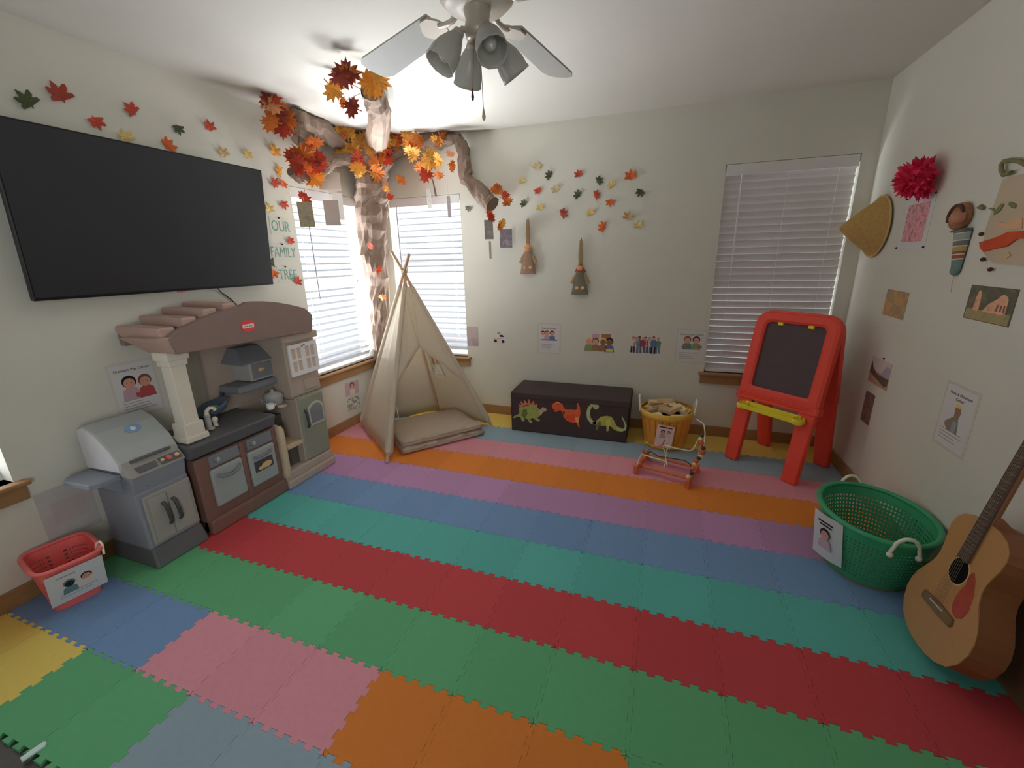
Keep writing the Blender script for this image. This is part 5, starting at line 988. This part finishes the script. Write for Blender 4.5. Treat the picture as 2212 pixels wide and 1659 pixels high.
c0 = XE @ V((.062, ty, .055)); c1 = XE @ V((EW-.066, ty, .055)); dn = V((en.x, en.y, 0)).normalized(); L = (c1-c0).length
Xt = Matrix(((wv.x, -dn.x*-1, 0, c0.x), (wv.y, dn.y, 0, c0.y), (0, 0, 1, c0.z), (0, 0, 0, 1)))
mb.box(0, L, -.035, .035, -.018, -.010, 0, Xt, bev=.003); mb.box(0, L, .028, .036, -.018, .012, 0, Xt, bev=.003); mb.box(0, L, -.036, -.028, -.018, .022, 0, Xt, bev=.003)
for a in (0, L): mb.lathe([(.040, -.022), (.044, -.01), (.044, .012), (.036, .016), (.032, -.008), (.0005, -.010)], 18, X=Xt @ T(a, 0, 0), sx=.8, sy=1)
mb.box(.02, L-.02, -.075, -.03, -.012, .004, 0, Xt); build(mb, 'tray', m_yel, es)

# ---------------------------------------------------------------- shade board and guitar at the right wall
m_pan = M('shade_brown', P(66, 48, 32, .26), .5, .3, var=.25, vs=4, streak=(3, 2, 14))
mb = MB(); mb.box(W-.036, W-.016, -2.75, -1.70, .0005, .432, bev=.004); mb.box(W-.040, W-.016, -2.75, -1.695, .410, .436, bev=.003)  # dark brown sheet standing in for the shade beside the guitar body
build(mb, 'shade_board', m_pan, at=(W-.03, -2.2, 0), label='low dark brown board standing in for shade along the right wall behind the guitar', cat='board')
GX = Matrix(((.2244, .047, -.9734, 3.6224), (.1245, .9893, .0765, -1.947), (.9665, -.1383, .2161, .2050), (0, 0, 0, 1)))
m_spr = M('spruce_guitar_top', P(112, 82, 50, .30), .35, .4, var=.1, vs=7, streak=(.6, 16, 1)); m_mah = M('mahogany_side', P(84, 52, 32, .26), .35, .4, var=.15, streak=(1, 10, 1)); m_fb = M('rosewood_fretboard', P(52, 40, 34, .24), .5, .3, var=.15); m_hole = M('sound_hole_dark', (.012, .009, .008), .8, .05); m_pick = M('tortoise_pickguard', P(92, 36, 26, .24), .25, .5, var=.35, vs=30); m_brg = M('rosewood_bridge', P(66, 52, 34, .24), .45, .3)
gu = thing('acoustic_guitar', 'acoustic guitar with pale spruce top leaning against the right wall', 'guitar', matrix=GX)
HP = [(-.168, 0), (-.166, .05), (-.155, .10), (-.13, .15), (-.09, .183), (-.04, .200), (.0, .199), (.04, .186), (.08, .160), (.115, .136), (.145, .126), (.175, .125), (.205, .132), (.24, .143), (.275, .147), (.305, .138), (.33, .112), (.345, .07), (.349, .03)]
BO = HP+[(a, -b) for a, b in HP[::-1] if b > 0]
mb = MB(); mb.prism([(a*.996, b*.992) for a, b in BO], -.095, -.004); build(mb, 'body', m_mah, gu, local=True)
mb = MB(); mb.prism(BO, -.004, .0, bev=.0015); sb = build(mb, 'soundboard', m_spr, gu, local=True)
mb = MB(); mb.disc((.152, 0), .051, .0, .0012, 0, n=36); ro = build(mb, 'rosette', M('rosette', P(120, 95, 70, .24), .4), sb, local=True)
mb = MB(); mb.disc((.152, 0), .046, .0, .0018, 0, n=36); build(mb, 'sound_hole', m_hole, sb, local=True)
mb = MB(); mb.prism([(.17, -.052), (.13, -.058), (.10, -.048), (.075, -.045), (.045, -.05), (.025, -.066), (.02, -.09), (.035, -.112), (.07, -.120), (.12, -.108), (.165, -.082), (.185, -.062)], 0, .0022, bev=.0008); build(mb, 'pickguard', m_pick, sb, local=True)
mb = MB(); mb.prism([(-.02, -.088), (-.006, -.094), (.012, -.088), (.016, -.03), (.016, .03), (.012, .088), (-.006, .094), (-.02, .088), (-.022, .03), (-.022, -.03)], 0, .009, bev=.003); br = build(mb, 'bridge', m_brg, gu, local=True)
mb = MB(); mb.box(.003, .006, -.038, .038, .009, .012); build(mb, 'saddle', M('bone_white', P(170, 160, 130, .24), .4), br, local=True)
mb = MB(); mb.hexa([(.20, -.029, -.012), (.66, -.022, -.016), (.66, .022, -.016), (.20, .029, -.012), (.20, -.029, .004), (.66, -.022, .001), (.66, .022, .001), (.20, .029, .004)], bev=.005); mb.hexa([(.345, -.03, -.07), (.38, -.024, -.02), (.38, .024, -.02), (.345, .03, -.07), (.345, -.03, -.004), (.38, -.026, -.004), (.38, .026, -.004), (.345, .03, -.004)]); build(mb, 'neck', m_mah, gu, local=True)
mb = MB(); mb.hexa([(.195, -.0285, .003), (.66, -.0215, .001), (.66, .0215, .001), (.195, .0285, .003), (.195, -.0285, .010), (.66, -.0215, .008), (.66, .0215, .008), (.195, .0285, .010)], bev=.001); fbd = build(mb, 'fretboard', m_fb, gu, local=True)
mb = MB()
for k in range(1, 20):
    a = .66-.635*(1-2**(-k/12.)); w = .0215+(.66-a)/.465*.007
    if a > .2: mb.box(a-.0008, a+.0008, -w, w, .0082+(.66-a)*.0042, .0098+(.66-a)*.0042)
build(mb, 'frets', M('nickel_fret', (.45, .43, .40), .35, .5, metal=.8), fbd, local=True)
mb = MB(); mb.hexa([(.66, -.024, -.022), (.81, -.034, -.040), (.81, .034, -.040), (.66, .024, -.022), (.66, -.024, -.004), (.81, -.034, -.024), (.81, .034, -.024), (.66, .024, -.004)], bev=.002); hd = build(mb, 'headstock', m_mah, gu, local=True)
for s in (-1, 1):
    for a in (.69, .73, .77):
        mb = MB(); mb.tube([(a, s*.026, -.022), (a, s*.048, -.024)], .003, 6); mb.ball((a, s*.05, -.024), .008, sx=.8); build(mb, 'tuning_peg', M('nickel_peg', (.45, .44, .42), .35, .5, metal=.7), hd, local=True)
for k in range(6):
    y = -.027+.0108*k; mb = MB(); mb.tube([(.004, y, .0125), (.20, y*.8, .0135), (.66, y*.62, .010)], .0006, 5); build(mb, 'string', M('bronze_string', (.30, .24, .16), .4, .5, metal=.6), gu, local=True)

# ---------------------------------------------------------------- ceiling fan
fc = V((1.985, -2.10, H)); m_fw = M('fan_off_white', P(150, 142, 132, .45), .4, .35, var=.03); m_bl = M('fan_blade_grey', P(122, 121, 116, .5), .5, .3, var=.05); m_br = M('fan_bracket_antique', P(130, 122, 112, .45), .35, .4, metal=.2); m_brass = M('pull_chain_metal', (.30, .27, .22), .35, .5, metal=.6)
m_gls = M('frosted_glass', (.60, .59, .54), .25, .5, var=.03, transl=.35)
fan = thing('ceiling_fan', 'white five bladed ceiling fan with four frosted glass lamp shades', 'ceiling fan', tuple(fc))
def lf(name, prof, m, par=fan, n=28):
    mb = MB(); mb.lathe([(r, z) for r, z in prof], n, X=T(fc.x, fc.y, 0)); return build(mb, name, m, par)
lf('canopy', [(.03, H-.075), (.07, H-.06), (.078, H-.02), (.078, H-.0005)], m_fw)
lf('downrod', [(.014, H-.14), (.014, H-.06)], m_fw, n=14)
lf('motor_housing', [(.05, 2.195), (.095, 2.200), (.118, 2.220), (.122, 2.265), (.11, 2.295), (.07, 2.312), (.02, 2.316)], m_fw)
lf('switch_housing', [(.022, 2.112), (.038, 2.116), (.044, 2.14), (.038, 2.168), (.044, 2.196)], m_br)
BZ = 2.228
for k in range(5):
    a = math.radians(81+72*k); Xk = T(fc.x, fc.y, BZ) @ RZ(a)
    mb = MB(); w0, w1 = .055, .072
    mb.prism([(.21, -w0), (.66, -w1), (.70, -w1*.8), (.715, -w1*.35), (.715, w1*.35), (.70, w1*.8), (.66, w1), (.21, w0)], -.004, .004, 0, Xk @ RX(math.radians(12)), bev=.002); bld = build(mb, 'blade', m_bl, fan)
    mb = MB(); mb.tube([Xk @ V(p) for p in ((.095, 0, .0), (.13, 0, -.018), (.17, 0, -.016), (.20, 0, -.008))], [.016, .011, .012, .016], 10, flat=.7)
    mb.prism([(.185, -.018), (.21, -.05), (.25, -.052), (.285, -.02), (.295, 0), (.285, .02), (.25, .052), (.21, .05), (.185, .018)], -.012, -.004, 0, Xk @ RX(math.radians(12)), bev=.002); build(mb, 'blade_bracket', m_br, bld)
for k in range(4):
    a = math.radians(-48+90*k); Xk = T(fc.x, fc.y, 2.128) @ RZ(a)
    mb = MB(); mb.tube([Xk @ V(p) for p in ((.034, 0, .006), (.052, 0, .008), (.064, 0, -.004))], .009, 8); build(mb, 'lamp_arm', m_br, fan)
    Xs = Xk @ T(.062, 0, .0) @ RY(math.radians(180-36)) @ Matrix.Diagonal((.82, .82, .98, 1))
    mb = MB(); mb.lathe([(.021, .0), (.024, .012), (.020, .018)], 18, X=Xs); build(mb, 'lamp_socket', m_br, fan)
    pr = [(.022, .012), (.034, .030), (.050, .060), (.058, .090), (.057, .112), (.061, .124)]
    mb = MB(); mb.lathe(pr+[(r-.003, z) for r, z in pr[::-1]], 32, X=Xs, capb=False, capt=False, wob=lambda w, z: .03*math.cos(12*w)*(z > .1)); shd = build(mb, 'glass_shade', m_gls, fan)
    mb = MB(); mb.lathe([(.013, .02), (.014, .04), (.026, .068), (.027, .085), (.018, .104), (.001, .111)], 18, X=Xs); build(mb, 'bulb', M('bulb_glass', (.55, .55, .50), .15, .6), shd)
for (u, v0, v1), r in (((1021, 150, 205), .005), ((1045, 150, 248), .0065)):
    d0 = 1.42; p1 = CAM+ray(u, v1)*d0; p0 = V((fc.x+(p1.x-fc.x)*.55, fc.y+(p1.y-fc.y)*.55, 2.115))
    mb = MB(); mb.tube([p0, p1], .0012, 5); ch = build(mb, 'pull_chain', m_brass, fan)
    mb = MB(); mb.lathe([(.002, .03), (r*.7, .016), (r, .006), (r*.6, -.004), (.0005, -.006)], 12, X=T(p1.x, p1.y, p1.z-.012)); build(mb, 'chain_fob', m_darkw if u < 1030 else M('pale_wood_fob', P(120, 118, 92, .4), .5), ch)

# ---------------------------------------------------------------- crumpled paper tree in the corner
m_kraft = M('crumpled_kraft_paper', P(88, 75, 66, .42), .8, .15, var=.38, vs=9, bump=1., bs=30)
root = onD(838, 812, .40)
tr = thing('paper_tree', 'crumpled brown paper tree with silk autumn leaves in the corner between two bright windows', 'tree', (root.x, root.y, 0))
def limb(name, pts, rs, seed, seg=3, n=18, wrap=.22):
    rnd = random.Random(seed); P_, R_ = [], []
    for i in range(len(pts)-1):
        for k in range(seg): s = k/seg; P_.append(V(pts[i])*(1-s)+V(pts[i+1])*s); R_.append(rs[i]*(1-s)+rs[i+1]*s)
    P_.append(V(pts[-1])); R_.append(rs[-1])
    R_ = [r*(1+rnd.uniform(-.10, .10)) for r in R_]
    mb = MB(); mb.tube(P_, R_, n, smooth=False)
    nz = lambda: rnd.uniform(-wrap, wrap)*.5
    for i in range(len(P_)):
        for j in range(n):
            k = i*n+j; d = mb.v[k]-P_[i]; tw = math.sin(j/n*6.283*2+i*1.1+seed)*wrap*.35; q = P_[i]+d*(1+nz()+tw)+(V((0, 0, rnd.uniform(-.012, .012))) if 0 < i < len(P_)-1 else V())
            q.x = max(.004, q.x); q.y = min(-.004, q.y); q.z = min(H-.003, q.z); mb.v[k] = q
    for k in range(len(P_)*n, len(mb.v)):
        q = mb.v[k]; mb.v[k] = V((max(.004, q.x), min(-.004, q.y), min(H-.003, q.z)))
    return build(mb, name, m_kraft, tr)
def wpx(w, p): return w/2/FPX*(p-CAM).dot(FWD)
TP = [(838, 800, 44), (832, 755, 44), (823, 700, 43), (820, 650, 43), (815, 600, 47), (808, 550, 54), (804, 500, 60), (802, 455, 62), (803, 415, 66), (800, 372, 74), (801, 335, 84), (808, 300, 66)]
pts = [onD(u, v, .40) for u, v, w in TP]; rs = [wpx(w, p) for (u, v, w), p in zip(TP, pts)]
limb('trunk', [V((pts[0].x, pts[0].y, .001))]+pts, [rs[0]*1.1]+rs, 4, 3, 20)
def L3(name, spec, seed, wrap=.22):
    pts = [p for p, w in spec]; limb(name, pts, [.96*wpx(w, p) for p, w in spec], seed, 3, 14, wrap)
cl = lambda p: V((max(.07, p.x), min(-.07, p.y), min(H-.05, p.z)))
L3('branch', [(onD(803, 330, .40), 56), (cl(onD(812, 290, .46)), 52), (cl(onC(820, 246, .07)), 48), (cl(onC(812, 216, .06)), 52), (cl(onC(803, 194, .055)), 50)], 11)
L3('branch', [(onD(790, 345, .36), 40), (cl(onD(745, 322, .30)), 36), (cl(onL(716, 296, .12)), 36), (cl(onL(688, 264, .14)), 36), (cl(onL(655, 234, .16)), 34), (cl(onL(626, 208, .18)), 28)], 12)
L3('branch', [(cl(onL(632, 220, .17)), 40), (cl(onL(644, 250, .19)), 32), (cl(onL(650, 275, .20)), 26), (cl(onL(648, 290, .21)), 28), (cl(onL(645, 304, .22)), 30)], 13, .12)
L3('branch', [(onD(785, 352, .36), 34), (cl(onL(745, 342, .12)), 26), (cl(onL(712, 352, .12)), 24), (cl(onL(690, 378, .14)), 24), (cl(onL(655, 388, .15)), 24), (cl(onL(628, 370, .16)), 20)], 14)
L3('branch', [(onD(835, 330, .36), 50), (cl(onB(875, 312, .10)), 40), (cl(onB(912, 288, .09)), 38), (cl(onB(940, 296, .08)), 36), (cl(onB(966, 298, .07)), 28), (cl(onB(990, 302, .065)), 24), (cl(onB(1003, 325, .06)), 26), (cl(onB(1004, 358, .06)), 32), (cl(onB(1009, 386, .06)), 30), (cl(onB(1030, 408, .07)), 32), (cl(onB(1050, 430, .09)), 34), (cl(onB(1064, 442, .11)), 32)], 15)
LM = {k: M('silk_leaf_'+n_, c_, .6, .2, var=.25, vs=18, transl=.3) for k, n_, c_ in (('R', 'red', (.58, .085, .045)), ('D', 'dark_red', (.30, .06, .04)), ('O', 'orange', (.74, .235, .05)), ('Y', 'yellow', (.78, .42, .085)), ('P', 'peach', (.72, .34, .16)))}
rnd = random.Random(21); lmesh = []
for bend in (.25, .5, -.35):
    n = len(LEAF); mb = MB(); vs = [(0, .1, .05)]+[(x, y, bend*(x*x)*.8+bend*.35*(y-.2)**2+.04*math.sin(9*x+5*y)) for x, y in LEAF]; mb.add(vs, [[0, 1+i, 1+(i+1) % n] for i in range(n)], 0, None, True)
    me = bpy.data.meshes.new('leaf'); me.from_pydata([V(v) for v in mb.v], [], mb.f); me.materials.append(LM['O']); lmesh.append(me)
nleaf = 0
def leaf(p, size, c, face=None):
    global nleaf
    o = bpy.data.objects.new('leaf', lmesh[nleaf % 3]); COL.objects.link(o); o.parent = tr; nleaf += 1
    d = (CAM-p).normalized() if face is None else face; q = d.to_track_quat('Z', 'Y'); e = Euler((rnd.uniform(-.8, .8), rnd.uniform(-.8, .8), rnd.uniform(0, 6.28)))
    p = V((max(.055, p.x), min(-.055, p.y), min(H-.05, p.z)))
    mx = Matrix.Translation(p-ORG[tr.name]) @ q.to_matrix().to_4x4() @ e.to_matrix().to_4x4() @ Matrix.Diagonal((size, size, size, 1))
    o.matrix_local = mx; setslot(o, LM[c]); md = o.modifiers.new('thickness', 'SOLIDIFY'); md.thickness = .012; return o
def cluster(f, cen, sp, cols, size=.088):
    for c in cols:
        a, r = rnd.uniform(0, 6.28), math.sqrt(rnd.uniform(0, 1)); leaf(f(cen[0]+sp[0]*r*math.cos(a), cen[1]+sp[1]*r*math.sin(a)), size*rnd.uniform(.8, 1.12), c)
fl = lambda o: (lambda u, v: onL(u, v, o)); fb = lambda o: (lambda u, v: onB(u, v, o)); fd_ = lambda c: (lambda u, v: onD(u, v, c))
cluster(fl(.22), (588, 228), (22, 26), 'DRROP'); cluster(fl(.22), (590, 262), (30, 16), 'ROO'); cluster(fl(.22), (575, 200), (14, 8), 'D')
cluster(fl(.26), (668, 352), (38, 22), 'RRRROORDR'); cluster(fl(.26), (672, 300), (12, 16), 'OO'); cluster(fl(.2), (672, 384), (10, 6), 'Y'); cluster(fl(.22), (632, 352), (14, 12), 'OR')
cluster(fd_(.70), (745, 285), (28, 20), 'YYOY', .095); cluster(fd_(.66), (775, 315), (26, 16), 'YYOY', .095); cluster(fd_(.62), (738, 335), (14, 8), 'YY', .095); cluster(fd_(.62), (765, 342), (8, 8), 'R')
cluster(fd_(.64), (790, 276), (14, 20), 'YROY'); cluster(fd_(.62), (845, 285), (18, 22), 'RYO'); cluster(fd_(.66), (835, 318), (18, 26), 'ROOR'); cluster(fb(.24), (882, 290), (22, 20), 'YYOY'); cluster(fb(.26), (890, 330), (16, 18), 'YOY')
cluster(fb(.26), (925, 342), (24, 12), 'YYYYP', .095); cluster(fb(.24), (912, 370), (16, 10), 'RO'); cluster(fb(.2), (950, 372), (8, 6), 'O', .06); cluster(fb(.2), (975, 348), (8, 16), 'OP', .06); cluster(fb(.16), (945, 292), (8, 12), 'OY')
cluster(fd_(.62), (805, 375), (16, 12), 'OY'); cluster(fd_(.62), (772, 378), (14, 10), 'Y', .08); cluster(fd_(.60), (825, 405), (10, 12), 'YP', .06); cluster(fb(.16), (868, 393), (6, 8), 'O', .06); cluster(fd_(.62), (843, 428), (5, 5), 'R', .055)
cluster(lambda u, v: onC(u, v, .09), (750, 165), (12, 8), 'DDO', .085); cluster(lambda u, v: onC(u, v, .07), (722, 184), (10, 4), 'Y'); cluster(lambda u, v: onC(u, v, .07), (812, 182), (14, 6), 'YYY', .08); cluster(lambda u, v: onC(u, v, .06), (738, 222), (4, 4), 'O', .05); cluster(lambda u, v: onC(u, v, .08), (765, 230), (6, 4), 'D')
cluster(fb(.14), (1072, 408), (10, 18), 'OOO', .06); cluster(fb(.14), (1088, 432), (8, 10), 'RO', .065); cluster(fb(.14), (1056, 462), (12, 16), 'RRO', .062); cluster(fb(.14), (1078, 480), (8, 6), 'OY', .06)
cluster(fd_(.70), (805, 300), (40, 26), 'YYOOY', .10); cluster(fd_(.72), (800, 345), (40, 20), 'OYR', .095)
mb = MB()
for u, v in ((632, 338), (641, 345), (650, 350), (662, 344), (676, 338)): mb.tube([cl(onL(645, 304, .22)), onL(u, v, .26)], .002, 5)
for (u, v), (s, w) in (((755, 180), (785, 195)), ((745, 218), (782, 200)), ((925, 340), (915, 310)), ((952, 342), (935, 315)), ((880, 268), (858, 272))): mb.tube([onC(u, v, .08) if v < 230 else onB(u, v, .24), onC(s, w, .05) if v < 230 else cl(onB(s, w, .1))], .002, 5)
pass
build(mb, 'leaf_stems', M('dark_stem', P(84, 74, 62, .42), .7), tr)
def leaf1(f, u, v, s, c): leaf(f(u, v), s, c)
leaf1(fl(.16), 656, 422, .075, 'R'); leaf1(fd_(.6), 803, 532, .05, 'R'); leaf1(fd_(.62), 817, 583, .045, 'R'); leaf1(fd_(.62), 826, 640, .05, 'P')

# cards and photographs hung from the tree
m_thr = M('clear_thread', P(150, 145, 138, .45), .4, .3)
def card(f, u, v, w, h, yaw, base, up, label, edge=None):
    p = f(u, v); q = f(*up); d = (CAM-p); d.z = 0; d.normalize(); d.rotate(Matrix.Rotation(math.radians(yaw), 3, 'Z')); x = V((-d.y, d.x, 0))*1.0; x = V((0, 0, 1)).cross(d)
    X = Matrix(((x.x, 0, d.x, p.x), (x.y, 0, d.y, p.y), (0, 1, 0, p.z), (0, 0, 0, 1))) @ RZ(rnd.uniform(-.05, .05))
    mb = MB(); mb.box(-w/2, w/2, -h/2, h/2, -.0006, .0006); o = build(mb, 'hanging_card', base, local=True, label=label, cat='card', group='cards hanging from the paper tree'); o.matrix_world = X
    L = max(.02, q.z-p.z-h/2); mb = MB(); mb.tube([(0, h/2-.004, .001), (0, h/2+L, .0)], .0009, 5); build(mb, 'thread', m_thr, o, local=True); return o
card(fl(.20), 661, 463, .098, .165, 8, photo('green_brown_photo', [(98, 96, 76), (118, 108, 88), (86, 84, 66)], 16), (656, 425), 'greenish brown photo card, leftmost of the cards hanging before the left window')
card(fl(.24), 717, 460, .105, .175, -6, M('grey_card', P(138, 132, 128, .45), .6), (712, 396), 'plain grey card hanging before the left window beside the greenish photo card')
card(fl(.05), 709, 391, .18, .13, 4, M('pale_grey_card', P(152, 144, 138, .5), .6), (709, 365), 'wide pale grey card above the left window blind behind the leaves')
card(fl(.10), 731, 446, .075, .20, 4, M('off_white_card', P(186, 184, 184, .5), .6), (731, 412), 'off white card behind the plain grey card at the left window')
card(fb(.22), 927, 429, .075, .15, 62, photo('blue_grey_photo', [(140, 146, 148), (160, 158, 148), (120, 126, 130)], 18), (925, 395), 'narrow blue grey photo card seen edge on at the top of the back window')
card(fb(.20), 970, 447, .07, .165, 66, M('pale_lilac_card', P(170, 166, 176, .5), .6), (968, 390), 'pale lilac card seen edge on at the top right of the back window')
card(fb(.16), 1056, 496, .072, .15, 10, photo('dark_grey_photo', [(112, 108, 104), (96, 94, 92), (128, 120, 114)], 16), (1058, 465), 'dark grey photo card hanging from the end of the drooping paper branch')
card(fb(.03), 1093, 515, .105, .15, 0, photo('violet_photo', [(120, 108, 114), (92, 88, 96), (140, 126, 130)], 12), (1092, 488), 'violet grey photo card on the back wall below the drooping paper branch')
card(fb(.15), 1059, 540, .10, .14, 80, M('edge_on_card', P(150, 142, 132, .45), .6), (1058, 515), 'card seen edge on below the dark grey photo card')
mb = MB(); mb.tube([onB(934, 386, .2), onB(938, 404, .2), onB(942, 424, .2)], [.006, .012, .014], 8, flat=.4); build(mb, 'brown_paper_strip', m_kraft, at=onB(938, 404, .2), label='short brown paper strip hanging above the narrow blue grey card', cat='paper strip')
